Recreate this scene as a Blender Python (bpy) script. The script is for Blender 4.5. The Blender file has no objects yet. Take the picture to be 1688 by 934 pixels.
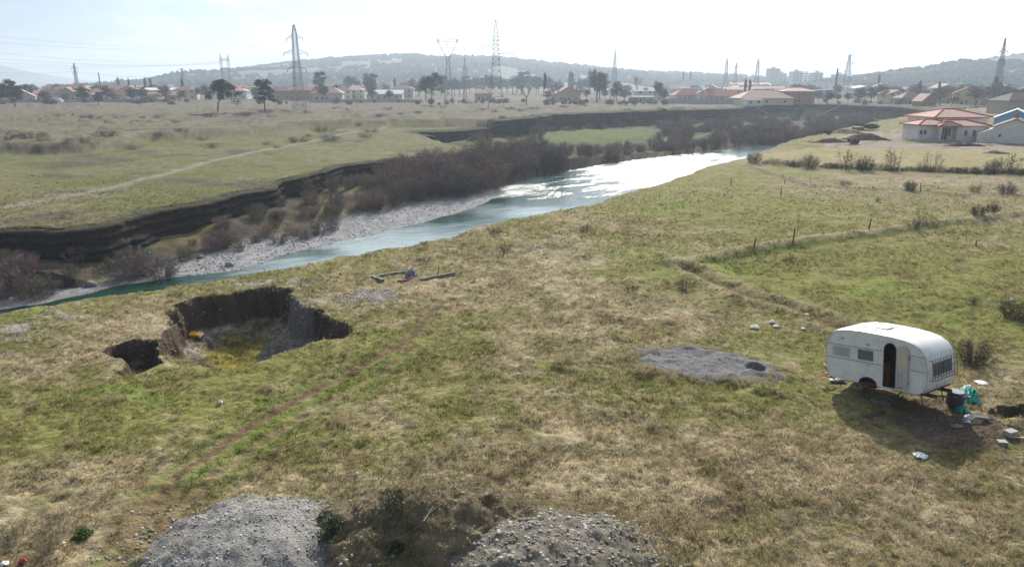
import bpy, math, random
import numpy as np
from mathutils import Vector, Matrix, geometry
random.seed(7)
RNG = np.random.default_rng(7)
SC = bpy.context.scene
COL = SC.collection
R = math.radians

# ------------------------------------------------------------ camera
HC = 11.5                       # drone height above the near meadow
F = 1200.0                      # focal length in photograph pixels (1688 wide)
PITCH = math.atan(332.0 / F)
CP, SP = math.cos(PITCH), math.sin(PITCH)
cam_d = bpy.data.cameras.new('camera')
cam_d.sensor_width = 36.0
cam_d.lens = 36.0 * F / 1688.0
cam_d.clip_start = 0.5
cam_d.clip_end = 20000
cam = bpy.data.objects.new('camera', cam_d)
cam.location = (0, 0, HC)
cam.rotation_euler = (math.pi / 2 - PITCH, 0, 0)
COL.objects.link(cam)
SC.camera = cam

# ------------------------------------------------------------ world, sun, exposure
SUN_AZ = R(11)                  # to the right of the viewing direction
SUN_EL = R(31)
SD = Vector((math.sin(SUN_AZ) * math.cos(SUN_EL), math.cos(SUN_AZ) * math.cos(SUN_EL), math.sin(SUN_EL)))
W = bpy.data.worlds.new('World')
SC.world = W
W.use_nodes = True
nt = W.node_tree
nt.nodes.clear()
def wn(t, **k):
    n = nt.nodes.new(t)
    for a, v in k.items():
        setattr(n, a, v)
    return n
wo = wn('ShaderNodeOutputWorld')
sky = wn('ShaderNodeTexSky', sky_type='NISHITA', sun_disc=False, sun_elevation=SUN_EL, sun_rotation=SUN_AZ,
         air_density=1.0, dust_density=2.0, ozone_density=1.0)
bg = wn('ShaderNodeBackground')
bg.inputs['Strength'].default_value = 0.10
nt.links.new(sky.outputs[0], bg.inputs[0])
# thin cloud veil, brighter towards the sun as thin cloud is
tc = wn('ShaderNodeTexCoord')
mp = wn('ShaderNodeMapping')
mp.inputs['Scale'].default_value = (1.0, 1.0, 3.2)
mp.inputs['Rotation'].default_value = (0, R(14), 0)
nt.links.new(tc.outputs['Generated'], mp.inputs[0])
nz = wn('ShaderNodeTexNoise')
nz.inputs['Scale'].default_value = 1.7
nz.inputs['Detail'].default_value = 6
nz.inputs['Roughness'].default_value = 0.5
nz.inputs['Distortion'].default_value = 0.5
nt.links.new(mp.outputs[0], nz.inputs['Vector'])
dt = wn('ShaderNodeVectorMath', operation='DOT_PRODUCT')
dt.inputs[1].default_value = SD
nt.links.new(tc.outputs['Generated'], dt.inputs[0])
mx0 = wn('ShaderNodeMath', operation='MAXIMUM'); mx0.inputs[1].default_value = 0
nt.links.new(dt.outputs['Value'], mx0.inputs[0])
pw = wn('ShaderNodeMath', operation='POWER'); pw.inputs[1].default_value = 3.2
nt.links.new(mx0.outputs[0], pw.inputs[0])
ml = wn('ShaderNodeMath', operation='MULTIPLY_ADD'); ml.inputs[1].default_value = 1.7; ml.inputs[2].default_value = 0.33
nt.links.new(pw.outputs[0], ml.inputs[0])
cb = wn('ShaderNodeBackground')
cb.inputs[0].default_value = (0.87, 0.95, 1.0, 1)
nt.links.new(ml.outputs[0], cb.inputs['Strength'])
n3_ = wn('ShaderNodeTexNoise'); n3_.inputs['Scale'].default_value = 2.6; n3_.inputs['Detail'].default_value = 7; n3_.inputs['Roughness'].default_value = .55; n3_.inputs['Distortion'].default_value = .8
mp2 = wn('ShaderNodeMapping'); mp2.inputs['Scale'].default_value = (1.0, 1.0, 4.5); mp2.inputs['Location'].default_value = (3.1, 1.7, .4)
nt.links.new(tc.outputs['Generated'], mp2.inputs[0]); nt.links.new(mp2.outputs[0], n3_.inputs['Vector'])
r3_ = wn('ShaderNodeMapRange'); r3_.inputs[1].default_value = .42; r3_.inputs[2].default_value = .68
nt.links.new(n3_.outputs[0], r3_.inputs[0])
mc_ = wn('ShaderNodeMix', data_type='RGBA'); mc_.inputs[6].default_value = (.50, .65, .78, 1); mc_.inputs[7].default_value = (.99, 1.0, 1.0, 1)
nt.links.new(r3_.outputs[0], mc_.inputs[0]); nt.links.new(mc_.outputs[2], cb.inputs[0])
# cover: noise plus the sun's side
ad = wn('ShaderNodeMath', operation='MULTIPLY_ADD'); ad.inputs[1].default_value = 0.30
nt.links.new(pw.outputs[0], ad.inputs[0]); nt.links.new(nz.outputs[0], ad.inputs[2])
rp = wn('ShaderNodeMapRange'); rp.inputs[1].default_value = 0.38; rp.inputs[2].default_value = 0.68
rp.inputs[3].default_value = 0.25
nt.links.new(ad.outputs[0], rp.inputs[0])
ms = wn('ShaderNodeMixShader')
nt.links.new(rp.outputs[0], ms.inputs[0]); nt.links.new(bg.outputs[0], ms.inputs[1]); nt.links.new(cb.outputs[0], ms.inputs[2])
nt.links.new(ms.outputs[0], wo.inputs[0])

sl = bpy.data.lights.new('sun', 'SUN')
sl.energy = 5.0
sl.angle = R(0.9)
sl.color = (1.0, 0.94, 0.84)
sun = bpy.data.objects.new('sun', sl)
sun.rotation_euler = (-SD).to_track_quat('-Z', 'Y').to_euler()
COL.objects.link(sun)

SC.view_settings.view_transform = 'Standard'
SC.view_settings.look = 'None'
SC.view_settings.gamma = 1
SC.view_settings.exposure = 0.42
SC.cycles.use_denoising = True
SC.cycles.max_bounces = 6
SC.cycles.diffuse_bounces = 2
SC.cycles.glossy_bounces = 2
SC.cycles.volume_bounces = 0
SC.cycles.use_adaptive_sampling = True
SC.cycles.adaptive_threshold = 0.02
SC.cycles.sample_clamp_indirect = 4.0

# ------------------------------------------------------------ pixel <-> place
def P(px, py, z=0.0):
    a = (px - 844) / F; b = (467 - py) / F
    d = Vector((a, CP + b * SP, -SP + b * CP))
    t = (z - HC) / d.z
    return Vector((a * t, d.y * t, z))
def PY(px, py, Y):
    a = (px - 844) / F; b = (467 - py) / F
    d = Vector((a, CP + b * SP, -SP + b * CP))
    t = Y / d.y
    return Vector((a * t, Y, HC + d.z * t))
def pts(lst):
    return [tuple(P(*q)[:2]) for q in lst]

# ------------------------------------------------------------ noise
def _h(ix, iy, s):
    n = (ix.astype(np.int64) * 374761393 + iy.astype(np.int64) * 668265263 + s * 1442695041) & 0xFFFFFFFF
    n = ((n ^ (n >> 13)) * 1274126177) & 0xFFFFFFFF
    n = (n ^ (n >> 16)) & 0xFFFFFF
    return n / float(0xFFFFFF)
def vn(x, y, s=0):
    ix = np.floor(x); iy = np.floor(y); fx = x - ix; fy = y - iy
    fx = fx * fx * (3 - 2 * fx); fy = fy * fy * (3 - 2 * fy)
    a = _h(ix, iy, s); b = _h(ix + 1, iy, s); c = _h(ix, iy + 1, s); d = _h(ix + 1, iy + 1, s)
    return (a + (b - a) * fx) * (1 - fy) + (c + (d - c) * fx) * fy
def fbm(x, y, sc, o=4, s=0, g=0.5):
    v = 0; a = 1; t = 0
    ca, sa = math.cos(.6), math.sin(.6)
    x = x / sc; y = y / sc
    for k in range(o):
        v = v + a * vn(x, y, s + k * 17); t += a; a *= g
        x, y = (ca * x - sa * y) * 2.03 + 3.1, (sa * x + ca * y) * 2.03 + 7.7
    return v / t - 0.5
def ss(a, b, x):
    t = np.clip((x - a) / (b - a), 0, 1)
    return t * t * (3 - 2 * t)
def dist(x, y, pl, widths=None):
    best = np.full(x.shape, 1e9)
    for i in range(len(pl) - 1):
        ax, ay = pl[i]; bx, by = pl[i + 1]
        dx, dy = bx - ax, by - ay
        t = np.clip(((x - ax) * dx + (y - ay) * dy) / (dx * dx + dy * dy + 1e-12), 0, 1)
        d = np.hypot(x - ax - t * dx, y - ay - t * dy)
        if widths is not None: d = d / widths[i]
        best = np.minimum(best, d)
    return best
def inside(x, y, poly):
    c = np.zeros(x.shape, bool); n = len(poly)
    for i in range(n):
        x1, y1 = poly[i]; x2, y2 = poly[(i + 1) % n]
        if y1 == y2: continue
        k = ((y1 > y) != (y2 > y)) & (x < (x2 - x1) * (y - y1) / (y2 - y1) + x1)
        c ^= k
    return c

# ------------------------------------------------------------ lines of the landscape (plan)
WZ = -4.0                                    # river surface
UP = 1.7                                     # height of the upper plain
BANK = [(-130, 6), (-70, 14)] + pts([(0, 517), (60, 508), (130, 498), (190, 488), (250, 478), (320, 468), (380, 460), (440, 447), (500, 437), (560, 425), (600, 419),
        (640, 412), (720, 395), (800, 375), (880, 357), (960, 340), (1000, 328), (1070, 310), (1130, 290), (1165, 277),
        (1230, 262), (1290, 237), (1330, 225), (1400, 210), (1530, 190)]) + [(230, 330), (420, 380)]
RIMP = [(0, 378, 0), (60, 376, 0), (110, 375, 0), (150, 370, 0), (200, 357, 0), (250, 343, 0), (330, 330, 0), (400, 314, 0), (440, 307, 0), (452, 296, 0),
        (500, 289, 0), (560, 272, 0), (640, 262, 0), (700, 258, 0), (740, 251, 0), (790, 243, 0.2), (778, 238, 0.4),
        (740, 231, 0.6), (700, 215, 1.1), (664, 205, 1.5), (740, 201, UP), (800, 197, UP), (870, 193, UP),
        (900, 188, UP), (1000, 185, UP), (1100, 181, UP), (1180, 179, UP), (1230, 174, UP), (1300, 171, UP),
        (1400, 172, UP), (1480, 176, UP), (1540, 181, UP)]
RIM = [(-140, 22)] + [tuple(P(*q)[:2]) for q in RIMP] + [(330, 420)]
RIMZ = [0] + [q[2] for q in RIMP] + [UP]
VALLEY = BANK + RIM[::-1]
WATER = [(-140, 14)] + pts([(a, b, WZ) for a, b in [(-60, 522), (60, 502), (150, 482), (190, 471), (300, 457), (380, 447), (430, 435), (470, 420),
        (545, 402), (620, 385), (680, 372), (740, 355), (790, 340), (835, 318), (820, 305), (880, 290), (960, 275), (1040, 264), (1120, 254),
        (1200, 245), (1270, 238), (1330, 232), (1430, 222)]]) + [(420, 400)]
LEFTP = WATER + RIM[::-1]
BARU = pts([(a, b, WZ + .4) for a, b in [(190, 462), (340, 420), (380, 405), (480, 388), (560, 365), (640, 345), (720, 330), (800, 314), (850, 300)]])
SCARP = [(-160, 62)] + pts([(0, 240, 1), (70, 243, 1), (130, 240, 1), (200, 232, 1), (250, 225, 1), (330, 219, 1), (420, 213, 1), (520, 205, 1), (664, 202, 1)])
SCARPP = SCARP + [(400, 260), (900, 3000), (-900, 3000), (-900, 62)]
PITA = pts([(262, 574), (261, 548), (268, 530), (280, 518), (283, 503), (310, 495), (347, 488), (406, 478), (451, 474), (478, 477), (487, 494), (498, 507),
            (525, 508), (540, 523), (557, 531), (578, 533), (583, 548)])
PITN = pts([(583, 548), (540, 560), (500, 570), (460, 588), (420, 606), (377, 614), (320, 610), (285, 606), (262, 590), (262, 574)])
PITW = [.8, 1.4, 2.0, 3.0, 4.6, 5.4, 5.2, 3.5, 1.0]
PITAP = PITA + PITN[1:]
PITB = pts([(173, 574), (186, 561), (220, 556), (258, 559), (272, 578), (278, 600), (240, 612), (205, 618), (193, 606), (196, 590), (178, 583)])
RUT1 = pts([(190, 940), (215, 900), (240, 855), (300, 780), (355, 742), (400, 710), (450, 680), (500, 652), (560, 625), (620, 592), (660, 570), (690, 545), (712, 512), (745, 490)])
RUT2 = pts([(250, 900), (290, 850), (330, 800), (395, 752), (455, 712), (510, 680), (570, 650), (640, 606), (690, 572), (715, 548), (735, 520), (770, 498)])
TRACKL = pts([(-200, 372), (0, 340), (60, 330), (130, 318), (200, 302), (260, 288), (330, 270), (400, 253), (450, 243), (500, 234), (560, 222), (640, 209)])
RIDGE = pts([(1110, 436), (1150, 431), (1210, 420), (1280, 408), (1350, 398), (1420, 388), (1500, 376), (1560, 368), (1620, 362), (1720, 350)])
DITCH = pts([(1140, 446), (1180, 462), (1240, 490), (1300, 505), (1350, 523), (1380, 540)])
FIELD2 = pts([(1230, 275), (1330, 308), (1400, 311), (1500, 316), (1600, 319), (1720, 322)])
HEDGE = pts([(1225, 262), (1260, 270), (1330, 276), (1400, 279), (1480, 281), (1560, 283), (1640, 286), (1760, 290)])

def blob(px, py, rx, ry, z=0.0):
    c = P(px, py, z); zc = c.y * CP + (HC - z) * SP
    return (c.x, c.y, rx * zc / F, abs(P(px, py - ry, z).y - P(px, py + ry, z).y) / 2)
def g(x, y, b):
    return np.exp(-(((x - b[0]) / b[2]) ** 2 + ((y - b[1]) / b[3]) ** 2))
MOUNDS = [(1100, 560, 70, 0)]
PATCH = [(1040, 596), (1060, 586), (1110, 577), (1140, 574), (1185, 581), (1225, 589), (1260, 597), (1285, 606), (1270, 620), (1225, 628), (1170, 624), (1100, 617), (1050, 608)]
PATCHP = pts(PATCH)

def H(x, y, fine=True):
    """height of the land"""
    x = np.asarray(x, float); y = np.asarray(y, float)
    sh = x.shape; x = x.ravel(); y = y.ravel()
    # wander the edges a little
    wx = x + fbm(x, y, 3.0, 3, 5) * 1.0; wy = y + fbm(x, y, 3.0, 3, 9) * 1.6
    base = np.zeros_like(x)
    up = inside(wx, wy, SCARPP)
    ds = dist(wx, wy, SCARP)
    sd = np.where(up, ds, -ds)
    base += np.where(y > 30, UP * ss(-2.0, 3.0, sd), 0)
    base = np.where(inside(x, y, BANK + [(420, -50), (-130, -50)]) | (x > 60), UP * ss(190, 300, y) * np.ones_like(x), base)
    base += fbm(x, y, 60, 3, 31) * np.clip(y / 200, 0, 1) * 1.2 * (y < 700)
    if fine:
        tus = fbm(x, y, 1.1, 3, 3) * 0.30 + fbm(x, y, 0.33, 2, 8) * .11
        base += tus * np.clip(60 / np.maximum(y, 1), .25, 1) + fbm(x, y, 6, 3, 12) * .4 * np.clip(y / 50, .35, 1)
    # hummocks on the upper plain
    hm = ss(.12, .34, fbm(x, y, 4.5, 3, 77)) * .75
    base += hm * ss(3, 12, sd) * (y < 330) * up * (x < 70)
    # boundary ridge and ditches on the right
    dr = dist(x, y, RIDGE)
    base += .42 * np.exp(-(dr / .9) ** 2) * (x > 0)
    dd = dist(x, y, DITCH); base += -.10 * np.exp(-(dd / .45) ** 2) + .16 * np.exp(-((dd - 1.0) / .5) ** 2)
    df = dist(x, y, FIELD2); base += .12 * np.exp(-(df / .8) ** 2)
    for rt in (RUT1, RUT2):
        base += -.06 * np.exp(-(dist(x, y, rt) / .2) ** 2)
    # valley
    inv = inside(wx, wy, VALLEY) & (y > -60)
    db = dist(wx, wy, BANK)
    near = inv
    bank = base - np.clip(db * 0.95, 0, 5.2)
    left = inside(wx, wy, LEFTP)
    dw = dist(wx, wy, WATER); dwl = np.where(left, dw, -dw)
    rimd = dist(wx, wy, RIM)
    above = WZ + np.clip(dwl * .045, 0, .5)
    db2 = dist(x, y, BARU)
    beyond = inside(x, y, BARU + RIM[::-1])
    bd = np.where(beyond, db2, -db2)
    above = above + 1.3 * ss(0, 7, bd) + .5 * ss(8, 26, bd) - 1.3 * ss(130, 165, y) * ss(6, 20, bd) + fbm(x, y, 4, 3, 41) * 1.3 * ss(0, 5, bd)
    floor = np.where(dwl > 0, above, WZ + dwl * .25)
    floor = np.maximum(floor, WZ - 1.6)
    fl = np.maximum(floor, bank)
    # the strip behind the cliff faces
    cl = ss(0.05, .6, rimd)
    fl2 = base + (fl - base) * cl
    z = np.where(inv, np.where(dwl > -3, fl2, np.maximum(bank, WZ - 1.6)), base)
    # pit
    m = x < 5
    xm, ym = x[m], y[m]
    qx = xm + fbm(xm, ym, 1.0, 4, 61) * .9; qy = ym + fbm(xm, ym, 1.0, 4, 62) * 1.0
    a = inside(qx, qy, PITAP)
    dr_ = dist(qx, qy, PITA)
    dn = dist(qx, qy, PITN, PITW)
    dr_ = np.maximum(dr_ + fbm(xm, ym, .45, 3, 67) * .35, 0)
    tal = .60 * ss(0, .6, dr_) + .40 * ss(.3, 3.4, dr_)
    dep = 2.6 * tal * ss(0, 1, dn) ** .8
    zb = z[m]
    zb = np.where(a, zb - dep, zb)
    b = inside(qx, qy, PITB)
    db_ = np.minimum(dist(qx, qy, PITB), 9)
    zb = np.where(b & ~a, zb - 1.7 * ss(0, .55, db_) * (.8 + .5 * fbm(xm, ym, .7, 3, 66)), zb)
    z[m] = zb
    # shallow dug gap right of the caravan nose
    c = P(1690, 680, 0)
    z -= .5 * ss(1.0, .6, np.hypot((x - c.x) / 1.5, (y - c.y) / .6) + fbm(x, y, .6, 3, 88) * .8)
    c = P(1246, 607, 0)
    z -= .6 * np.exp(-(((x - c.x) / .34) ** 2 + ((y - c.y) / .34) ** 2) ** 3)
    return z.reshape(sh)
def hz(x, y):
    return float(H(np.array([x]), np.array([y]))[0])
def G(px, py, z0=0.0):
    """ground point seen at a pixel, one refinement"""
    p = P(px, py, z0)
    for _ in range(3):
        p = P(px, py, min(hz(p.x, p.y), HC - 3))
    return p

# ------------------------------------------------------------ colour of the land (what grows there; soil by the caravan deepens its shadow)
GREEN = np.array([.178, .178, .060]); LUSH = np.array([.148, .190, .045]); STRAW = np.array([.256, .216, .134]); DRY = np.array([.325, .275, .18])
GREY = np.array([.215, .21, .215]); SOIL = np.array([.075, .052, .036]); BROWN = np.array([.17, .125, .07]); MOSS = np.array([.22, .195, .03])
PALE = np.array([.27, .235, .175]); PURP = np.array([.125, .098, .082]); COOL = np.array([.175, .155, .115])
SB = [ # px, py, rx, ry, strength towards straw(+) / green(-), z
    (250, 540, 190, 45, 1.1), (120, 590, 160, 40, .4), (640, 480, 130, 40, .8), (930, 480, 200, 40, .55), (760, 560, 60, 60, -.4), (1050, 540, 150, 30, .5),
    (300, 640, 300, 60, -.35), (500, 740, 260, 60, -.6), (200, 700, 160, 80, -.35), (870, 700, 90, 40, .35), (760, 780, 130, 40, .8), (1000, 790, 300, 60, .45),
    (1350, 800, 330, 90, .5), (1600, 880, 200, 80, .45), (1520, 560, 230, 60, -.3), (1560, 440, 300, 50, -1.0), (1620, 500, 160, 40, -.9), (1350, 450, 180, 30, -.5),
    (1400, 350, 260, 22, -.65), (1180, 300, 120, 20, -.7), (1050, 350, 150, 18, -.3), (1480, 297, 300, 9, .9), (880, 420, 120, 30, .5), (1030, 400, 160, 25, .4),
    (1430, 262, 260, 7, .9), (80, 800, 180, 60, .3), (1180, 610, 150, 40, .35), (1000, 640, 300, 50, -.15), (480, 590, 130, 30, -.6), (620, 565, 60, 30, -.6),
    (1250, 560, 160, 30, -.1), (130, 905, 140, 40, .5), (300, 770, 60, 40, .5), (720, 620, 100, 60, -.4), (1480, 720, 100, 30, .2)]
SBL = [(b[4], blob(b[0], b[1], b[2], b[3])) for b in SB]
GB = [(610, 490, 55, 14, .9), (500, 462, 70, 8, .55), (20, 545, 60, 26, .62), (10, 585, 50, 20, .45), (130, 510, 70, 10, .5), (890, 410, 70, 7, .6), (460, 488, 90, 12, .3), (420, 466, 60, 7, .6),
      (330, 486, 80, 8, .35), (640, 435, 70, 10, .45)]
GBL = [(b[4], blob(*b[:4])) for b in GB]
MOSSB = blob(390, 574, 50, 28, -2.0)
CARV = P(1585, 712, 0)
def land_colour(x, y, z, nzv=None):
    x = x.ravel(); y = y.ravel(); z = z.ravel()
    n1 = fbm(x, y, 9, 4, 101); n2 = fbm(x, y, 2.2, 3, 131); n3 = fbm(x, y, .6, 3, 151); n4 = fbm(x, y, 30, 3, 171)
    s = .44 + n1 * 1.6 + n2 * 1.3 + n3 * 1.5
    for k, b in SBL: s = s + k * g(x, y, b) * (.75 if k > 0 else 1.05)
    left = inside(x, y, RIM + [(400, 3000), (-900, 3000), (-900, 20)]) & (y > 20)
    up_ = inside(x, y, SCARPP)
    s = np.where(left, s + np.where(up_, .12 + .6 * ss(60, 140, y), -.22), s)
    s = np.where(~left & (y > 60), s + .05, s)
    s = np.clip(s, 0, 1.25)[:, None]
    c = GREEN + (STRAW - GREEN) * np.clip(s, 0, 1) + (DRY - STRAW) * np.clip(s - 1, 0, 1) * 3
    lush = ss(.12, .3, n2 - n1 * .6) * (s[:, 0] < .55)
    c = c + (LUSH - c) * (lush * .7)[:, None]
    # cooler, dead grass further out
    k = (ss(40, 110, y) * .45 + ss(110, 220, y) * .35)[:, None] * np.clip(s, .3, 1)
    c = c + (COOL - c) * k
    br = ss(.16, .34, fbm(x, y, 1.6, 3, 201) + n1 * .3)
    c = c + (BROWN - c) * (br * .6)[:, None]
    pu = ss(.1, .3, fbm(x, y, 8, 4, 221)) * left
    c = c + (PURP - c) * (pu * .85)[:, None]
    p2 = ss(.08, .22, fbm(x, y, 3.2, 3, 231)) * up_
    c = c + (PURP * .8 - c) * (p2 * .6)[:, None]
    def put(col, w):
        nonlocal c
        c = c + (col - c) * np.clip(w, 0, 1)[:, None]
    # gravel
    gr = 0
    for k_, b in GBL: gr = gr + k_ * g(x, y, b)
    put(GREY * np.array([1.15, 1.08, 1.0]), .85 * ss(.35, .8, gr + n3 * .9 + n2 * .5))
    # wheel ruts
    nr = 1 + n2 * 1.2
    for rt, wd in ((RUT1, .28), (RUT2, .2)):
        d = dist(x, y, rt)
        put(LUSH * .85, .6 * np.exp(-((d - .5) / .3) ** 2) * (y < 30))
        put(np.array([.135, .095, .058]), (1.1 if wd > .25 else .6 * ss(-.2, .2, n2 + n3 + .1)) * np.exp(-(d / (wd * .85 * (1 + n2 * .4))) ** 2))
    d = dist(x, y, TRACKL)
    put(PALE * 1.15, 1.1 * np.exp(-(d / (.85 * nr)) ** 2))
    dr = dist(x, y, RIDGE); put(STRAW * 1.1, .8 * np.exp(-((dr) / .7) ** 2)); put(LUSH * .6, .7 * np.exp(-((dr - 1.0) / .35) ** 2) * (y < 60))
    dd = dist(x, y, DITCH); put(STRAW, .7 * np.exp(-((dd - .9) / .5) ** 2)); put(BROWN * .7, .8 * np.exp(-(dd / .35) ** 2))
    df = dist(x, y, FIELD2); put(PURP, .8 * np.exp(-(df / .6) ** 2))
    # bare brown track lower left
    put(BROWN * .95, .8 * ss(.2, .7, g(x, y, blob(255, 850, 70, 60)) + n2 * .8))
    # bare ground in front of the caravan, darkened to deepen its cast shadow
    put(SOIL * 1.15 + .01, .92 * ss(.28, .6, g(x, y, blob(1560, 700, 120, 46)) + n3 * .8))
    # ochre field and churned yard by the white house
    put(np.array([.28, .25, .13]), (.75 * ss(.8, 4.2, n2 * 6 + n1 * 5 + np.where(inside(x, y, HEDGE + pts([(1700, 245), (1330, 246), (1262, 256)])), dist(x, y, HEDGE), -1))))
    yard = inside(x, y, pts([(1350, 246), (1720, 248), (1720, 222), (1500, 214), (1400, 218)]))
    put(np.array([.26, .22, .19]), yard * ss(-.25, .1, n1 + n2 + .15)); put(SOIL * 1.6, yard * ss(.12, .25, n2) * .8)
    # valley floor
    inv = inside(x, y, VALLEY)
    left_ = inside(x, y, LEFTP)
    beyond = inside(x, y, BARU + RIM[::-1]); db2 = dist(x, y, BARU)
    bd = np.where(beyond, db2, -db2)
    val = inv & left_
    gv = val * ss(2.5 , -1, bd + n2 * 4)
    fl = np.array([.075, .058, .045])
    put(fl, val * .9)
    put(np.array([.17, .145, .06]), val * (y < 105) * ss(-.02, .16, fbm(x, y, 3.5, 3, 271)) * .85)
    put(np.array([.12, .155, .04]), .85 * val * ss(.25, .45, fbm(x, y, 9, 3, 261) + .8 * g(x, y, blob(1010, 220, 150, 15, -2.8)) + .7 * g(x, y, blob(820, 226, 100, 12, -2.6)) + 1.1 * fbm(x, y, 4, 3, 263) - .05 * ss(120, 150, y)) * .9)
    put(np.array([.285, .275, .28]) * (1 + n3 * .5)[:, None], gv)
    put(np.array([.14, .12, .10]), inv & ~left_ & (z < -1.2))
    # pit floor
    pa = inside(x, y, PITAP) & (x < 0)
    put(np.array([.20, .18, .12]), pa * ss(-.35, -.9, z))
    put(np.array([.24, .22, .205]), pa * ss(.0, .25, n3 + .08) * ss(-.35, -.9, z) * .8)
    put(MOSS, (x < 0) * ss(.42, .62, g(x, y, MOSSB) + n3 * .5 + n2 * .25) * .92)
    c = c * (1 + n3 * .35 + n2 * .25)[:, None] * np.where(left & ~inv, .84, 1)[:, None] * np.where(~left & ~inv, 1, 0)[:, None] * np.array([1.13, 1.08, 1.05]) + c * np.where(~left & ~inv, 0, 1)[:, None] * (1 + n3 * .35 + n2 * .25)[:, None] * np.where(left & ~inv, .80, .95)[:, None]
    # scree in pit corner
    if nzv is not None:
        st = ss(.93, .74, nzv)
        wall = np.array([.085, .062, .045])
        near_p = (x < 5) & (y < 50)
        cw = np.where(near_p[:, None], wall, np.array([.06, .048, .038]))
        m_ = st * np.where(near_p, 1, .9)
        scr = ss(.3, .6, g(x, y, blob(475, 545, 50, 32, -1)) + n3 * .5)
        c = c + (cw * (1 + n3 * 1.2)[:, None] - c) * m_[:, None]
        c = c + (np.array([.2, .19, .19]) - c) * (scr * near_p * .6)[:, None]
    return np.clip(c, .004, .8)

# ------------------------------------------------------------ object helpers
def link(o, parent=None, loc=None, rz=0.0):
    COL.objects.link(o)
    if parent: o.parent = parent
    if loc is not None: o.location = loc
    if rz: o.rotation_euler = (0, 0, rz)
    return o
def mesh_np(name, V, FA, smooth=False, col=None, colname='tint'):
    me = bpy.data.meshes.new(name)
    V = np.asarray(V, np.float32); FA = np.asarray(FA, np.int32)
    k = FA.shape[1]
    me.vertices.add(len(V)); me.vertices.foreach_set('co', V.ravel())
    me.loops.add(FA.size); me.loops.foreach_set('vertex_index', FA.ravel())
    me.polygons.add(len(FA))
    me.polygons.foreach_set('loop_start', np.arange(0, FA.size, k, dtype=np.int32))
    me.polygons.foreach_set('loop_total', np.full(len(FA), k, np.int32))
    if smooth: me.polygons.foreach_set('use_smooth', np.ones(len(FA), bool))
    me.update(calc_edges=True)
    if col is not None:
        at = me.color_attributes.new(colname, 'FLOAT_COLOR', 'POINT')
        cc = np.ones((len(V), 4), np.float32); cc[:, :3] = col
        at.data.foreach_set('color', cc.ravel())
    return me
class MB:
    def __init__(s): s.v = []; s.f = []
    def add(s, v, f):
        b = len(s.v); s.v += [tuple(q) for q in v]; s.f += [tuple(b + i for i in q) for q in f]; return s
    def box(s, x0, x1, y0, y1, z0, z1, M=None):
        v = [Vector(q) for q in ((x0, y0, z0), (x1, y0, z0), (x1, y1, z0), (x0, y1, z0), (x0, y0, z1), (x1, y0, z1), (x1, y1, z1), (x0, y1, z1))]
        if M: v = [M @ q for q in v]
        return s.add(v, [(0, 3, 2, 1), (4, 5, 6, 7), (0, 1, 5, 4), (1, 2, 6, 5), (2, 3, 7, 6), (3, 0, 4, 7)])
    def bar(s, p, q, w, n=4, w2=None, caps=True):
        p = Vector(p); q = Vector(q); d = q - p
        if d.length < 1e-6: return s
        d.normalize()
        u = d.cross(Vector((0, 0, 1)) if abs(d.z) < .9 else Vector((1, 0, 0))).normalized(); v = d.cross(u)
        w2 = w if w2 is None else w2
        vs = []
        for (c, r) in ((p, w / 2), (q, w2 / 2)):
            for i in range(n):
                a = 2 * math.pi * (i + .5) / n
                vs.append(c + u * math.cos(a) * r + v * math.sin(a) * r)
        fs = [(i, (i + 1) % n, n + (i + 1) % n, n + i) for i in range(n)]
        if caps: fs += [tuple(range(n))[::-1], tuple(range(n, 2 * n))]
        return s.add(vs, fs)
    def path(s, pl, w, n=6):
        for a, b in zip(pl[:-1], pl[1:]): s.bar(a, b, w, n)
        return s
    def mesh(s, name, smooth=False):
        me = bpy.data.meshes.new(name); me.from_pydata(s.v, [], s.f)
        if smooth: me.polygons.foreach_set('use_smooth', np.ones(len(s.f), bool))
        me.update(); return me
def build(name, mb, mat, parent=None, loc=None, rz=0.0, smooth=False, bevel=0):
    me = mb.mesh(name, smooth) if isinstance(mb, MB) else mb
    if mat and not me.materials: me.materials.append(mat)
    o = bpy.data.objects.new(name, me)
    link(o, parent, loc, rz)
    if bevel:
        m = o.modifiers.new('bevel', 'BEVEL'); m.width = bevel; m.segments = 2; m.limit_method = 'ANGLE'
    return o
def tag(o, label=None, cat=None, group=None, kind=None):
    if label: o['label'] = label
    if cat: o['category'] = cat
    if group: o['group'] = group
    if kind: o['kind'] = kind
    return o
def empty(name, loc, rz=0.0, label=None, cat=None, group=None):
    o = bpy.data.objects.new(name, None); o.empty_display_size = .3
    link(o, None, loc, rz); tag(o, label, cat, group); return o
def copy_tree(o, parent=None):
    c = o.copy(); COL.objects.link(c)
    if parent: c.parent = parent
    for ch in [q for q in list(bpy.data.objects) if q.parent == o]:
        copy_tree(ch, c)
    return c

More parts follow.
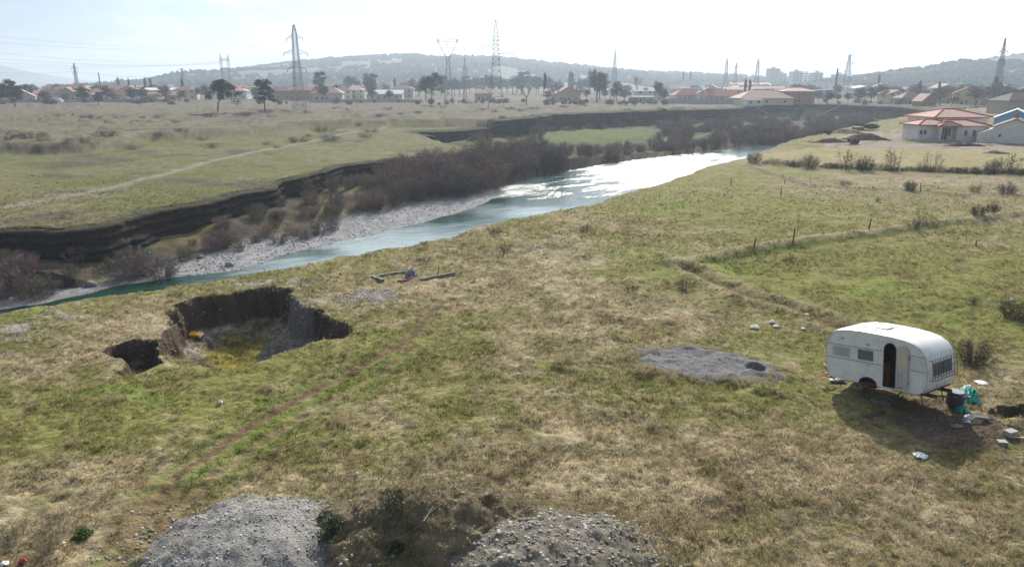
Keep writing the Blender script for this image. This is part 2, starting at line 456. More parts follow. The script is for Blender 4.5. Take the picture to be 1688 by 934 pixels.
# ------------------------------------------------------------ materials
def mat(name, col=(.5, .5, .5), rough=.8, metal=0.0, noise=0.0, nscale=8.0, bump=0.0, bscale=40.0, attr=None, spec=.3, dirt=None, dscale=2.0, damt=.5):
    m = bpy.data.materials.new(name); m.use_nodes = True
    t = m.node_tree; b = t.nodes['Principled BSDF']
    b.inputs['Roughness'].default_value = rough; b.inputs['Metallic'].default_value = metal
    b.inputs['Specular IOR Level'].default_value = spec
    tc = t.nodes.new('ShaderNodeTexCoord')
    src = None
    if attr:
        a = t.nodes.new('ShaderNodeAttribute'); a.attribute_name = attr; src = a.outputs['Color']
    else:
        r = t.nodes.new('ShaderNodeRGB'); r.outputs[0].default_value = (*col, 1); src = r.outputs[0]
    if noise:
        n = t.nodes.new('ShaderNodeTexNoise'); n.inputs['Scale'].default_value = nscale; n.inputs['Detail'].default_value = 5
        t.links.new(tc.outputs['Object'], n.inputs['Vector'])
        mr = t.nodes.new('ShaderNodeMapRange'); mr.inputs[1].default_value = .25; mr.inputs[2].default_value = .75
        mr.inputs[3].default_value = 1 - noise; mr.inputs[4].default_value = 1 + noise
        t.links.new(n.outputs[0], mr.inputs[0])
        vm = t.nodes.new('ShaderNodeVectorMath'); vm.operation = 'SCALE'
        t.links.new(src, vm.inputs[0]); t.links.new(mr.outputs[0], vm.inputs['Scale']); src = vm.outputs[0]
    if dirt:
        n = t.nodes.new('ShaderNodeTexNoise'); n.inputs['Scale'].default_value = dscale; n.inputs['Detail'].default_value = 8; n.inputs['Roughness'].default_value = .7
        t.links.new(tc.outputs['Object'], n.inputs['Vector'])
        mr = t.nodes.new('ShaderNodeMapRange'); mr.inputs[1].default_value = .48; mr.inputs[2].default_value = .72; mr.inputs[4].default_value = damt
        t.links.new(n.outputs[0], mr.inputs[0])
        mx = t.nodes.new('ShaderNodeMix'); mx.data_type = 'RGBA'
        t.links.new(mr.outputs[0], mx.inputs[0]); t.links.new(src, mx.inputs[6]); mx.inputs[7].default_value = (*dirt, 1); src = mx.outputs[2]
    t.links.new(src, b.inputs['Base Color'])
    if bump:
        n = t.nodes.new('ShaderNodeTexNoise'); n.inputs['Scale'].default_value = bscale; n.inputs['Detail'].default_value = 6; n.inputs['Roughness'].default_value = .65
        t.links.new(tc.outputs['Object'], n.inputs['Vector'])
        bp = t.nodes.new('ShaderNodeBump'); bp.inputs['Strength'].default_value = 1; bp.inputs['Distance'].default_value = bump
        t.links.new(n.outputs[0], bp.inputs['Height']); t.links.new(bp.outputs[0], b.inputs['Normal'])
    return m
M_land = mat('land', attr='tint', rough=1, noise=.35, nscale=5, bump=.10, bscale=6, spec=.05)
M_grass = mat('grass_blades', attr='tint', rough=.85, spec=.12)
def translucent(m, f, gain=1.0):
    t = m.node_tree; b = t.nodes['Principled BSDF']; o = [n for n in t.nodes if n.type == 'OUTPUT_MATERIAL'][0]
    tr = t.nodes.new('ShaderNodeBsdfTranslucent'); mx = t.nodes.new('ShaderNodeMixShader'); mx.inputs[0].default_value = f
    t.links.new(b.inputs['Base Color'].links[0].from_socket, tr.inputs[0])
    t.links.new(b.outputs[0], mx.inputs[1]); t.links.new(tr.outputs[0], mx.inputs[2]); t.links.new(mx.outputs[0], o.inputs[0])
translucent(M_grass, .45)
M_stone = mat('stone', attr='tint', rough=.9, noise=.2, nscale=20, spec=.15)
M_gravel = mat('gravel', (.31, .29, .27), rough=.95, noise=.45, nscale=14, bump=.07, bscale=22, spec=.1, dirt=(.13, .125, .13), dscale=.9, damt=.85)  # dark second tone stands for the heap's hollows
M_grav2 = mat('fine_gravel', (.185, .178, .182), rough=.95, noise=.4, nscale=9, bump=.06, bscale=14, spec=.1, dirt=(.13, .11, .09), dscale=1.5, damt=.6)
M_earth = mat('earth', (.225, .18, .12), rough=1, noise=.5, nscale=4, bump=.12, bscale=9, spec=.05, dirt=(.06, .07, .02), dscale=2, damt=.8)
M_rub = mat('rubble_soil', (.235, .205, .17), rough=1, noise=.5, nscale=6, bump=.09, bscale=16, spec=.05, dirt=(.12, .11, .05), dscale=1.5, damt=.7)
M_dirt = mat('dug_earth', (.10, .065, .052), rough=1, noise=.4, nscale=1.5, bump=.2, bscale=3, spec=.05)
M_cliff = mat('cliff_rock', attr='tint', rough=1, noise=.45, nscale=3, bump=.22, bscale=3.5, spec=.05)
M_needle = mat('needles', (.030, .052, .022), rough=.8, noise=.5, nscale=.9, spec=.15)
M_needle2 = mat('needles_dull', (.060, .064, .040), rough=.8, noise=.5, nscale=.9, spec=.15)
M_cyp = mat('cypress_leaves', (.022, .042, .020), rough=.8, noise=.5, nscale=.9, spec=.15)
M_bark = mat('bark', (.095, .072, .055), rough=.95, noise=.4, nscale=5, bump=.03, bscale=12)
M_twig = mat('bare_twigs', (.205, .165, .150), rough=.95, noise=.4, nscale=1.2, spec=.05)
M_twig2 = mat('bare_twigs_red', (.25, .175, .165), rough=.95, noise=.4, nscale=1.2, spec=.05)
M_twig3 = mat('bare_twigs_olive', (.18, .16, .12), rough=.95, noise=.4, nscale=1.2, spec=.05)
M_twigd = mat('dark_twigs', (.07, .055, .05), rough=.95, noise=.4, nscale=1.2, spec=.05)
M_steel = mat('galvanised_steel', (.26, .27, .29), rough=.6, metal=.3, noise=.2, nscale=.3)  # lightened to put distance haze into the pylon colour
M_steeld = mat('dark_steel', (.13, .13, .14), rough=.7, metal=.2)
M_wire = mat('conductor', (.18, .18, .19), rough=.6, metal=.3)
M_glassins = mat('insulator_glass', (.12, .10, .09), rough=.3)
M_wood = mat('weathered_wood', (.105, .085, .066), rough=.95, noise=.3, nscale=9)
M_conc = mat('concrete', (.40, .385, .36), rough=.95, noise=.25, nscale=6, bump=.01, bscale=30, dirt=(.2, .18, .15), damt=.5)
M_hill = mat('hill_ground', attr='tint', rough=1, noise=.3, nscale=.05)
M_wood_far = mat('far_wood', (.045, .058, .032), rough=1, noise=.5, nscale=.04, spec=.0)

# ------------------------------------------------------------ land (one sheet out to the horizon)
US = np.concatenate([np.linspace(-1.25, -.80, 60, endpoint=False), np.linspace(-.80, .80, 900), np.linspace(.80, 1.25, 61)[1:]])
rows = np.concatenate([np.linspace(1230, 960, 50, endpoint=False), np.linspace(960, 160, 640)])
Ys = []
for r_ in rows:
    a_ = PITCH + math.atan((r_ - 467) / F); Ys.append(HC / math.tan(a_))
Ys = np.array(Ys)
Ys = np.concatenate([[-12, -6, -1, 3, 5], Ys[Ys > 5.6], np.geomspace(Ys[-1] * 1.02, 9000, 120)])
UU, YY = np.meshgrid(US, Ys)
XX = UU * (np.abs(YY) * .985 + HC * .27 + 6 * (YY < 5.5))
XX = UU * np.maximum(YY * CP + HC * SP, 9)
YY = YY + 0 * UU
ZZ = H(XX, YY)
ny, nx = XX.shape
V = np.stack([XX, YY, ZZ], -1).reshape(-1, 3)
ii = np.arange(ny * nx).reshape(ny, nx)
FA = np.stack([ii[:-1, :-1], ii[:-1, 1:], ii[1:, 1:], ii[1:, :-1]], -1).reshape(-1, 4)
Pg = V.reshape(ny, nx, 3)
dx_ = np.gradient(Pg, axis=1); dy_ = np.gradient(Pg, axis=0)
nn = np.cross(dx_, dy_); nn /= np.linalg.norm(nn, axis=-1, keepdims=True) + 1e-9
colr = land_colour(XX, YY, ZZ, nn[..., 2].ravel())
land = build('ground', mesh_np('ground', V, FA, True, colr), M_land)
land.data.materials.clear(); land.data.materials.append(M_land)
tag(land, kind='structure')

# ------------------------------------------------------------ river
def river():
    m = bpy.data.materials.new('river_water'); m.use_nodes = True
    t = m.node_tree; b = t.nodes['Principled BSDF']
    b.inputs['IOR'].default_value = 1.33
    at = t.nodes.new('ShaderNodeAttribute'); at.attribute_name = 'tint'
    tc = t.nodes.new('ShaderNodeTexCoord')
    mp = t.nodes.new('ShaderNodeMapping'); mp.inputs['Rotation'].default_value = (0, 0, R(-50)); mp.inputs['Scale'].default_value = (.55, 1.5, 1)
    t.links.new(tc.outputs['Object'], mp.inputs[0])
    n = t.nodes.new('ShaderNodeTexNoise'); n.inputs['Scale'].default_value = .8; n.inputs['Detail'].default_value = 5; n.inputs['Roughness'].default_value = .62
    t.links.new(mp.outputs[0], n.inputs['Vector'])
    sep = t.nodes.new('ShaderNodeSeparateColor'); t.links.new(at.outputs['Color'], sep.inputs[0])
    bp = t.nodes.new('ShaderNodeBump'); bp.inputs['Distance'].default_value = .55
    t.links.new(n.outputs[0], bp.inputs['Height'])
    ma = t.nodes.new('ShaderNodeMath'); ma.operation = 'MULTIPLY_ADD'; ma.inputs[1].default_value = .9; ma.inputs[2].default_value = .12
    t.links.new(sep.outputs['Red'], ma.inputs[0]); t.links.new(ma.outputs[0], bp.inputs['Strength'])
    t.links.new(bp.outputs[0], b.inputs['Normal'])
    mr = t.nodes.new('ShaderNodeMath'); mr.operation = 'MULTIPLY_ADD'; mr.inputs[1].default_value = .12; mr.inputs[2].default_value = .06
    sp_ = t.nodes.new('ShaderNodeMath'); sp_.operation = 'MULTIPLY_ADD'; sp_.inputs[1].default_value = .35; sp_.inputs[2].default_value = .22
    t.links.new(sep.outputs['Green'], sp_.inputs[0]); t.links.new(sp_.outputs[0], b.inputs['Specular IOR Level'])
    t.links.new(sep.outputs['Red'], mr.inputs[0]); t.links.new(mr.outputs[0], b.inputs['Roughness'])
    # colour of the body of water: deep green to shallow bluish with painted reflections, riffle foam with painted glints
    mx = t.nodes.new('ShaderNodeMix'); mx.data_type = 'RGBA'
    mx.inputs[6].default_value = (.012, .046, .032, 1); mx.inputs[7].default_value = (.33, .39, .39, 1)
    t.links.new(sep.outputs['Green'], mx.inputs[0])
    n2 = t.nodes.new('ShaderNodeTexNoise'); n2.inputs['Scale'].default_value = 1.6; n2.inputs['Detail'].default_value = 7; n2.inputs['Roughness'].default_value = .7
    t.links.new(mp.outputs[0], n2.inputs['Vector'])
    a2 = t.nodes.new('ShaderNodeMath'); a2.operation = 'MULTIPLY_ADD'; a2.inputs[1].default_value = .42
    t.links.new(sep.outputs['Blue'], a2.inputs[0]); t.links.new(n2.outputs[0], a2.inputs[2])
    r2 = t.nodes.new('ShaderNodeMapRange'); r2.inputs[1].default_value = .78; r2.inputs[2].default_value = .95
    t.links.new(a2.outputs[0], r2.inputs[0])
    mx2 = t.nodes.new('ShaderNodeMix'); mx2.data_type = 'RGBA'; mx2.inputs[7].default_value = (.75, .78, .78, 1)
    t.links.new(r2.outputs[0], mx2.inputs[0]); t.links.new(mx.outputs[2], mx2.inputs[6])
    t.links.new(mx2.outputs[2], b.inputs['Base Color'])
    us = np.linspace(-1.1, 1.0, 560)
    ys = []
    for r_ in np.linspace(560, 205, 300):
        a_ = PITCH + math.atan((r_ - 467) / F); ys.append((HC - WZ) / math.tan(a_))
    ys = np.array([22, 28] + ys)
    uu, yy = np.meshgrid(us, ys); xx = uu * (yy * CP + (HC - WZ) * SP)
    ra = g(xx, yy, blob(1080, 272, 190, 36, WZ)) + .8 * g(xx, yy, blob(850, 315, 60, 12, WZ)) + .5 * g(xx, yy, blob(620, 400, 120, 14, WZ))
    fu = xx * .82 + yy * .57; fv = -xx * .57 + yy * .82
    st = fbm(fu / 5.0, fv / 1.1, 1.0, 5, 333, .6)
    ra = ss(.36, .62, ra + st * 1.3) * .85 + ss(.2, .8, ra) * .15
    sh = .75 * g(xx, yy, blob(620, 405, 190, 26, WZ)) + .3 + .6 * g(xx, yy, blob(900, 348, 120, 10, WZ)) - 1.1 * g(xx, yy, blob(500, 416, 75, 9, WZ)) - .9 * g(xx, yy, blob(920, 326, 120, 12, WZ)) - .5 * g(xx, yy, blob(760, 362, 90, 9, WZ))  # pale near stretch has the water's bright reflection put into its colour
    sh -= .9 * g(xx, yy, blob(200, 478, 260, 30, WZ))  # left reach darkened for the reflected cliff and bank
    sh = np.clip(sh + st * .9, 0, 1)
    wl = fbm(xx, yy, 3, 3, 301) * .10 * ra + fbm(xx, yy, .9, 2, 311) * .05 * ra
    fo = np.clip(g(xx, yy, blob(1090, 268, 190, 26, WZ)) * 1.1 + .9 * g(xx, yy, blob(845, 316, 50, 10, WZ)) + .25 * g(xx, yy, blob(650, 392, 130, 12, WZ)) + st * 1.1, 0, 1)  # white mask: riffle foam plus sun glints painted into the colour
    n_y, n_x = xx.shape
    V = np.stack([xx, yy, WZ + wl], -1).reshape(-1, 3)
    ii = np.arange(n_y * n_x).reshape(n_y, n_x)
    fa = np.stack([ii[:-1, :-1], ii[:-1, 1:], ii[1:, 1:], ii[1:, :-1]], -1).reshape(-1, 4)
    o = build('river', mesh_np('river', V, fa, True, np.stack([ra.ravel(), sh.ravel(), fo.ravel()], -1)), m)
    tag(o, kind='structure')
river()

# ------------------------------------------------------------ cliff faces of the gorge
def cliff(name, i0, i1, step, depth, seed, tint, out):
    pl = [Vector((RIM[i][0], RIM[i][1], RIMZ[i])) for i in range(i0, i1)]
    Q = [pl[0]]
    for a, b in zip(pl[:-1], pl[1:]):
        n = max(1, int((b - a).length / step))
        Q += [a.lerp(b, k / n) for k in range(1, n + 1)]
    Q = np.array([tuple(q) for q in Q])
    for _ in range(1):
        q0, q1 = Q[:, 0].copy(), Q[:, 1].copy()
        for _k in range(4):
            ex = fbm(Q[:, 0], Q[:, 1], 3.0, 3, 5) * 1.0; ey = fbm(Q[:, 0], Q[:, 1], 3.0, 3, 9) * 1.6
            Q[:, 0] = q0 - ex; Q[:, 1] = q1 - ey
    T = np.gradient(Q[:, :2], axis=0); T /= np.linalg.norm(T, axis=1, keepdims=True) + 1e-9
    N = np.stack([T[:, 1], -T[:, 0]], -1)                    # towards the river
    for _ in range(6):
        N[1:-1] = (N[:-2] + N[1:-1] * 2 + N[2:]) / 4
    N /= np.linalg.norm(N, axis=1, keepdims=True) + 1e-9
    s = np.cumsum(np.r_[0, np.linalg.norm(np.diff(Q[:, :2], axis=0), axis=1)])
    top = H(Q[:, 0] - N[:, 0] * .6, Q[:, 1] - N[:, 1] * .6) + .04
    nr = 26
    rowsV = []; cols = []
    strata = np.interp(np.linspace(0, 1, nr), np.linspace(0, 1, 12), [0, .35, .12, .5, .2, .3, .75, .5, .9, .65, 1.0, 1.25])
    for k in range(nr):
        t = k / (nr - 1)
        wob = fbm(s * 1.0, s * 0 + k * .35, 1.6, 4, seed + 9) * 1.0 + fbm(s, s * 0 + k * 1.3, .45, 3, seed + 19) * .75
        off = out + strata[k] * 1.0 + wob * (.35 + t * .6)
        if k == 0: off = off * 0 - .5
        if k == 1: off = out * .8 + wob * .4
        dep = depth * (.85 + .35 * fbm(s, s * 0, 18, 2, seed + 4))
        z = top - (t ** .9) * dep - (0 if k else 0)
        rowsV.append(np.stack([Q[:, 0] + N[:, 0] * off, Q[:, 1] + N[:, 1] * off, z], -1))
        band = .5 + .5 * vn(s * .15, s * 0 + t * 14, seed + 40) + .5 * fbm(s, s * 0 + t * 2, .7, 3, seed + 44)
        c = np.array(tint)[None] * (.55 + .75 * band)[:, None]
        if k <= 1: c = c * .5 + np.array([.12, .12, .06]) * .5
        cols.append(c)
    V = np.array(rowsV).reshape(-1, 3)
    m = len(Q); ii = np.arange(nr * m).reshape(nr, m)
    fa = np.stack([ii[:-1, :-1], ii[1:, :-1], ii[1:, 1:], ii[:-1, 1:]], -1).reshape(-1, 4)
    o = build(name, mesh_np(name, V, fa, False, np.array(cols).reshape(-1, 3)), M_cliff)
    tag(o, kind='structure')
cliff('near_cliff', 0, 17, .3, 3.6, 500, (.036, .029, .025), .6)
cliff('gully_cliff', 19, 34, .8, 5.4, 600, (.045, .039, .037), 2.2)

# ------------------------------------------------------------ stones
ICO = None
def ico():
    t = (1 + 5 ** .5) / 2
    v = np.array([(-1, t, 0), (1, t, 0), (-1, -t, 0), (1, -t, 0), (0, -1, t), (0, 1, t), (0, -1, -t), (0, 1, -t), (t, 0, -1), (t, 0, 1), (-t, 0, -1), (-t, 0, 1)], float)
    v /= np.linalg.norm(v[0])
    f = np.array([(0, 11, 5), (0, 5, 1), (0, 1, 7), (0, 7, 10), (0, 10, 11), (1, 5, 9), (5, 11, 4), (11, 10, 2), (10, 7, 6), (7, 1, 8), (3, 9, 4), (3, 4, 2), (3, 2, 6), (3, 6, 8), (3, 8, 9), (4, 9, 5), (2, 4, 11), (6, 2, 10), (8, 6, 7), (9, 8, 1)])
    return v, f
IV, IF = ico()
def rot_rand(n):
    q = RNG.normal(size=(n, 4)); q /= np.linalg.norm(q, axis=1, keepdims=True)
    w, x, y, z = q.T
    return np.stack([np.stack([1 - 2 * (y * y + z * z), 2 * (x * y - z * w), 2 * (x * z + y * w)], -1),
                     np.stack([2 * (x * y + z * w), 1 - 2 * (x * x + z * z), 2 * (y * z - x * w)], -1),
                     np.stack([2 * (x * z - y * w), 2 * (y * z + x * w), 1 - 2 * (x * x + y * y)], -1)], -2)
def stones_mesh(name, C, S, colour, var=.3, flat=.65):
    n = len(C)
    base = IV[None] * (1 + RNG.uniform(-.28, .28, (n, 12, 1)))
    base = base * RNG.uniform(.6, 1.2, (n, 1, 3))
    v = np.einsum('nij,nkj->nki', rot_rand(n), base)
    v[..., 2] *= flat
    v = v * np.asarray(S)[:, None, None] + np.asarray(C)[:, None, :]
    f = IF[None] + (np.arange(n) * 12)[:, None, None]
    c = np.asarray(colour)[None] * (1 + RNG.uniform(-var, var, (n, 1))) * (1 + RNG.uniform(-.06, .06, (n, 3)))
    return mesh_np(name, v.reshape(-1, 3), f.reshape(-1, 3), False, np.repeat(c, 12, 0))

HEAPS = []
def HT(x, y):
    z = H(x, y); add = np.zeros_like(z)
    for (cx, cy, rx, ry, rot, prof, h, seed, lip, rough) in HEAPS:
        if lip: continue
        dx, dy = x - cx, y - cy
        a = (dx * math.cos(rot) + dy * math.sin(rot)) / rx; b = (-dx * math.sin(rot) + dy * math.cos(rot)) / ry
        rr = np.sqrt(a * a + b * b) + fbm(a, b, .5, 3, seed) * .35 + fbm(a, b, .08, 2, seed + 2) * .14
        add = np.maximum(add, ss(1.05, 0, rr) ** prof * h + (fbm(x, y, 1.3, 3, seed + 9) * .28 + fbm(x, y, .5, 4, seed + 5) * rough * 2 + fbm(x, y, .12, 2, seed + 6) * rough * .5) * ss(1.12, .95, rr))
    return z + add
# heaps ------------------------------------------------------
def heap(name, c, rx, ry, h, rot, m, label, cat, prof=1.0, rough=.12, n=110, seed=1, n_st=1500, st=(.02, .06), stc=(.4, .39, .38), lip=None, sub='stone'):
    """a mound grown from the land: local grid, its skirt under the ground"""
    cx, cy = c
    u = np.linspace(-1.25, 1.25, n); a, b = np.meshgrid(u, u)
    wv = fbm(a, b, .5, 3, seed) * (.16 if lip else .35) + (fbm(a, b, .08, 2, seed + 2) * .14)
    rr = np.sqrt(a * a + b * b) + wv
    hgt = ss(1.05, .0, rr) ** prof * h
    if lip: hgt = lip(a, b, rr)
    X = cx + (a * rx * math.cos(rot) - b * ry * math.sin(rot)); Y = cy + (a * rx * math.sin(rot) + b * ry * math.cos(rot))
    gz = H(X, Y)
    HEAPS.append((cx, cy, rx, ry, rot, prof, h, seed, lip, rough))
    cov = ss(1.12, .95, rr)
    rg = ((0 if lip else 1) * fbm(X, Y, 1.3, 3, seed + 9) * .28 + fbm(X, Y, .5, 4, seed + 5) * rough * 2 + fbm(X, Y, .12, 2, seed + 6) * rough * .5) * cov
    Z = gz + hgt + rg - .12 * (1 - cov) - .25 * ss(1.05, 1.2, rr)
    V = np.stack([X, Y, Z], -1).reshape(-1, 3)
    ii = np.arange(n * n).reshape(n, n)
    fa = np.stack([ii[:-1, :-1], ii[:-1, 1:], ii[1:, 1:], ii[1:, :-1]], -1).reshape(-1, 4)
    o = build(name, mesh_np(name, V - [cx, cy, 0], fa, True), m, None, (cx, cy, 0))
    tag(o, label, cat)
    # stones on it
    k = RNG.integers(0, n * n, n_st * 3)
    k = k[(cov.ravel()[k] > .35)][:n_st]
    jit = RNG.uniform(-.5, .5, (len(k), 2)) * [2.5 * rx / n, 2.5 * ry / n]
    Cc = V[k] - [cx, cy, 0]; Cc[:, :2] += jit; 
    S = st[0] + (st[1] - st[0]) * RNG.random(len(k)) ** 3
    so = build(sub, stones_mesh(sub, Cc + [0, 0, .0], S, stc, .45), M_stone, o)
    so['kind'] = 'stuff'
    return o, (X, Y, Z)
def cen(px, py, z): q = P(px, py, z); return (q.x, q.y)
LANDS = [land]
LANDS.append(heap('gravel_heap', (-6.5, 15.6), 2.7, 3.1, .92, 0, M_gravel, 'pale grey gravel heap at the bottom left of the meadow', 'gravel heap', prof=.6, rough=.05, seed=21, n_st=4200, st=(.010, .050), stc=(.34, .33, .32))[0])
LANDS.append(heap('earth_mound', (-2.7, 17.0), 3.5, 2.4, 1.2, R(8), M_earth, 'brown overgrown earth mound between the two gravel heaps, dark on its near side', 'earth mound', prof=.8, rough=.16, seed=33, n_st=500, st=(.015, .07), stc=(.40, .37, .33))[0])
LANDS.append(heap('rubble_heap', (.85, 15.4), 3.2, 2.6, .88, R(-6), M_rub, 'stony rubble heap with brown clods at the bottom centre', 'rubble heap', prof=.8, rough=.10, seed=44, n_st=3200, st=(.015, .075), stc=(.36, .335, .30))[0])
bpy.context.view_layer.update()
def G(px, py, z0=None):
    a = (px - 844) / F; b = (467 - py) / F
    d = Vector((a, CP + b * SP, -SP + b * CP)).normalized(); best = None; o0 = Vector((0, 0, HC))
    for ob in LANDS:
        mw = ob.matrix_world.inverted()
        ok, loc, nr_, ix = ob.ray_cast(mw @ o0, d)
        if ok:
            q = ob.matrix_world @ loc
            if best is None or (q - o0).length < (best - o0).length: best = q
    return best if best is not None else P(px, py, 0)
# low gravel patch with a dark hole
pc = P(1163, 601, 0)
def lip(a, b, rr):
    body = .09 * ss(1.04, .75, rr) + .05 * fbm(a, b, .4, 2, 71)
    return body
heap('gravel_patch', (pc.x, pc.y), 3.15, 1.85, .2, R(-22), M_grav2, 'low grey gravel patch with a small dark hole near its right end', 'gravel patch', rough=.03, seed=55, n_st=900, st=(.008, .025), stc=(.20, .19, .19), lip=lip)

# scattered rocks -------------------------------------------
def rocks_on(name, poly_px, n, s, colour, z=0.0, label=None, seedz=None):
    pass
def scatter_px(n, cx, cy, rx, ry, z=0.0):
    r = np.sqrt(RNG.random(n)); t = RNG.random(n) * 2 * np.pi
    b = blob(cx, cy, rx, ry, z)
    return b[0] + r * np.cos(t) * b[2], b[1] + r * np.sin(t) * b[3]
xs, ys = [], []
for (n_, cx, cy, rx, ry, z) in [(700, 475, 545, 55, 40, -1), (260, 340, 592, 50, 16, -1), (1100, 400, 505, 120, 34, -.8), (160, 470, 590, 50, 18, -.6), (260, 235, 590, 44, 26, -.8), (120, 275, 560, 16, 50, -.6), (150, 520, 545, 60, 22, -.8)]:
    x_, y_ = scatter_px(n_, cx, cy, rx, ry, z); xs.append(x_); ys.append(y_)
xs = np.concatenate(xs); ys = np.concatenate(ys)
inpit = inside(xs, ys, PITAP) | inside(xs, ys, PITB); xs, ys = xs[inpit], ys[inpit]
o = build('pit_stones', stones_mesh('pit_stones', np.stack([xs, ys, H(xs, ys) + .01], -1), .018 + .06 * RNG.random(len(xs)) ** 3, (.31, .29, .27), .5), M_stone)
tag(o, 'grey stones strewn over the walls and floor of the pit', kind='stuff', cat='stones')
# gravel bar stones and shore boulders
xs, ys = [], []
for (n_, cx, cy, rx, ry) in [(2600, 600, 372, 190, 40), (900, 420, 415, 90, 25), (500, 330, 432, 60, 22), (300, 250, 455, 80, 14), (500, 760, 335, 60, 16)]:
    x_, y_ = scatter_px(n_, cx, cy, rx, ry, WZ + .2); xs.append(x_); ys.append(y_)
xs = np.concatenate(xs); ys = np.concatenate(ys)
zz = H(xs, ys); k = (zz > WZ - .1) & (zz < WZ + 1.2); xs, ys, zz = xs[k], ys[k], zz[k]
o = build('river_cobbles', stones_mesh('river_cobbles', np.stack([xs, ys, zz], -1), .04 + .11 * RNG.random(len(xs)) ** 3, (.29, .28, .275), .4), M_stone)
tag(o, 'pale cobbles of the gravel bar along the river', kind='stuff', cat='cobbles')

# ------------------------------------------------------------ grass tufts
def tufts(n, ymin, ymax, pw, name, hscale=1.0):
    u = RNG.random(n); y = ymin + (ymax - ymin) * u ** pw
    x = RNG.uniform(-1.02, .98, n) * (y * CP + HC * SP)
    keep = ~(inside(x, y, PATCHP)) | (RNG.random(n) < .10)
    den = fbm(x, y, 1.3, 3, 900) + .5 * fbm(x, y, 6, 2, 910)
    keep &= den > -.2
    keep &= RNG.random(n) < ss(95, 42, y) + .05
    z = H(x, y); z2 = H(x, y + .12)
    keep &= np.abs(z2 - z) < .16
    keep &= ~(inside(x, y, VALLEY)) & ~(inside(x, y, PITB))
    keep &= (dist(x, y, RUT1) > .24 + .12 * RNG.random(n) + .10 * (y < 22)) & (dist(x, y, RUT2) > .20 + .1 * RNG.random(n))
    for (cx, cy, rx, ry) in ((-6.5, 15.6, 2.7, 3.1), (.85, 15.4, 2.8, 2.2)):
        keep &= ((x - cx) / rx) ** 2 + ((y - cy) / ry) ** 2 > 1.0 - .55 * RNG.random(n) ** 3
    keep &= ~((((x - P(1560, 700).x) / 2.3) ** 2 + ((y - P(1560, 700).y) / 1.5) ** 2 < 1) & (RNG.random(n) < .82))  # grass thinned over the darkened soil of the caravan's shadow
    x, y, z, den = x[keep], y[keep], z[keep], den[keep]
    n = len(x)
    c = land_colour(x, y, z)
    mq = ((x + 2.7) / 3.6) ** 2 + ((y - 17.4) / 2.5) ** 2 < 1.1
    c = np.where((mq & (RNG.random(n) < .75))[:, None], STRAW * RNG.uniform(.6, 1.1, (n, 1)), c)
    # skip on stone-grey ground
    sat = (c.max(1) - c.min(1)) / c.max(1)
    kk = sat > .25; x, y, z, c, den = x[kk], y[kk], z[kk], c[kk], den[kk]; n = len(x)
    z = HT(x, y) - .02
    nb = 7
    hgt = (.05 + .09 * RNG.random(n) + .20 * np.clip(den, 0, 1)) * hscale
    big = RNG.random(n) < .04; hgt = hgt * np.where(big, 2.2, 1)
    spread = hgt * .9
    a = RNG.random((n, nb)) * 2 * np.pi
    lean = RNG.random((n, nb)) * spread[:, None] + .02
    bx = x[:, None] + RNG.normal(0, .045, (n, nb)); by = y[:, None] + RNG.normal(0, .045, (n, nb))
    wind = .05
    tx = bx + np.cos(a) * lean + wind; ty = by + np.sin(a) * lean
    tz = z[:, None] + hgt[:, None] * RNG.uniform(.5, 1, (n, nb))
    w = (.007 + .0005 * y)[:, None] * RNG.uniform(.7, 1.5, (n, nb))
    pa = a + np.pi / 2 + RNG.normal(0, .5, (n, nb))
    b1 = np.stack([bx - np.cos(pa) * w, by - np.sin(pa) * w, z[:, None] + 0 * bx - .02], -1)
    b2 = np.stack([bx + np.cos(pa) * w, by + np.sin(pa) * w, z[:, None] + 0 * bx - .02], -1)
    tp = np.stack([tx, ty, tz], -1)
    V = np.stack([b1, b2, tp], 2).reshape(-1, 3)
    fa = np.arange(n * nb * 3).reshape(-1, 3)
    cc = c * RNG.uniform(.8, 1.3, (n, 1))
    dryb = (RNG.random((n, nb)) < .35)[..., None]
    cb = np.where(dryb, cc[:, None] * .5 + DRY * .6, cc[:, None] * 1.25)
    cb = np.repeat(cb[:, :, None], 3, 2).reshape(-1, 3)
    o = build(name, mesh_np(name, V, fa, False, cb), M_grass)
    tag(o, 'short mixed green and straw grass of the meadow', 'grass', kind='stuff')
tufts(200000, 10.5, 95, 1.7, 'meadow_grass')

# ------------------------------------------------------------ foliage generators
def leaf_cloud(clumps, nper, size, seed, flat=1.0):
    """random small quads through the volume of ellipsoid clumps [(x,y,z,rx,ry,rz)]"""
    rg = np.random.default_rng(seed)
    Vs = []
    for (x, y, z, a, b, c) in clumps:
        n = nper
        d = rg.normal(size=(n, 3)); d /= np.linalg.norm(d, axis=1, keepdims=True)
        r = rg.random(n) ** .45
        p = d * r[:, None] * [a, b, c] + [x, y, z]
        e1 = rg.normal(size=(n, 3)); e1 /= np.linalg.norm(e1, axis=1, keepdims=True)
        e2 = np.cross(e1, rg.normal(size=(n, 3))); e2 /= np.linalg.norm(e2, axis=1, keepdims=True)
        s = size * rg.uniform(.5, 1.3, (n, 1))
        e1[:, 2] *= flat
        Vs.append(np.stack([p - e1 * s - e2 * s * .5, p + e1 * s - e2 * s * .5, p + e1 * s * .8 + e2 * s * .5, p - e1 * s * .8 + e2 * s * .5], 1).reshape(-1, 3))
    V = np.concatenate(Vs)
    return V, np.arange(len(V)).reshape(-1, 4)
def trunk_mb(pts_, r0, r1, n=7):
    mb = MB(); k = len(pts_) - 1
    for i in range(k):
        mb.bar(pts_[i], pts_[i + 1], 2 * (r0 + (r1 - r0) * i / k), n, 2 * (r0 + (r1 - r0) * (i + 1) / k))
    return mb
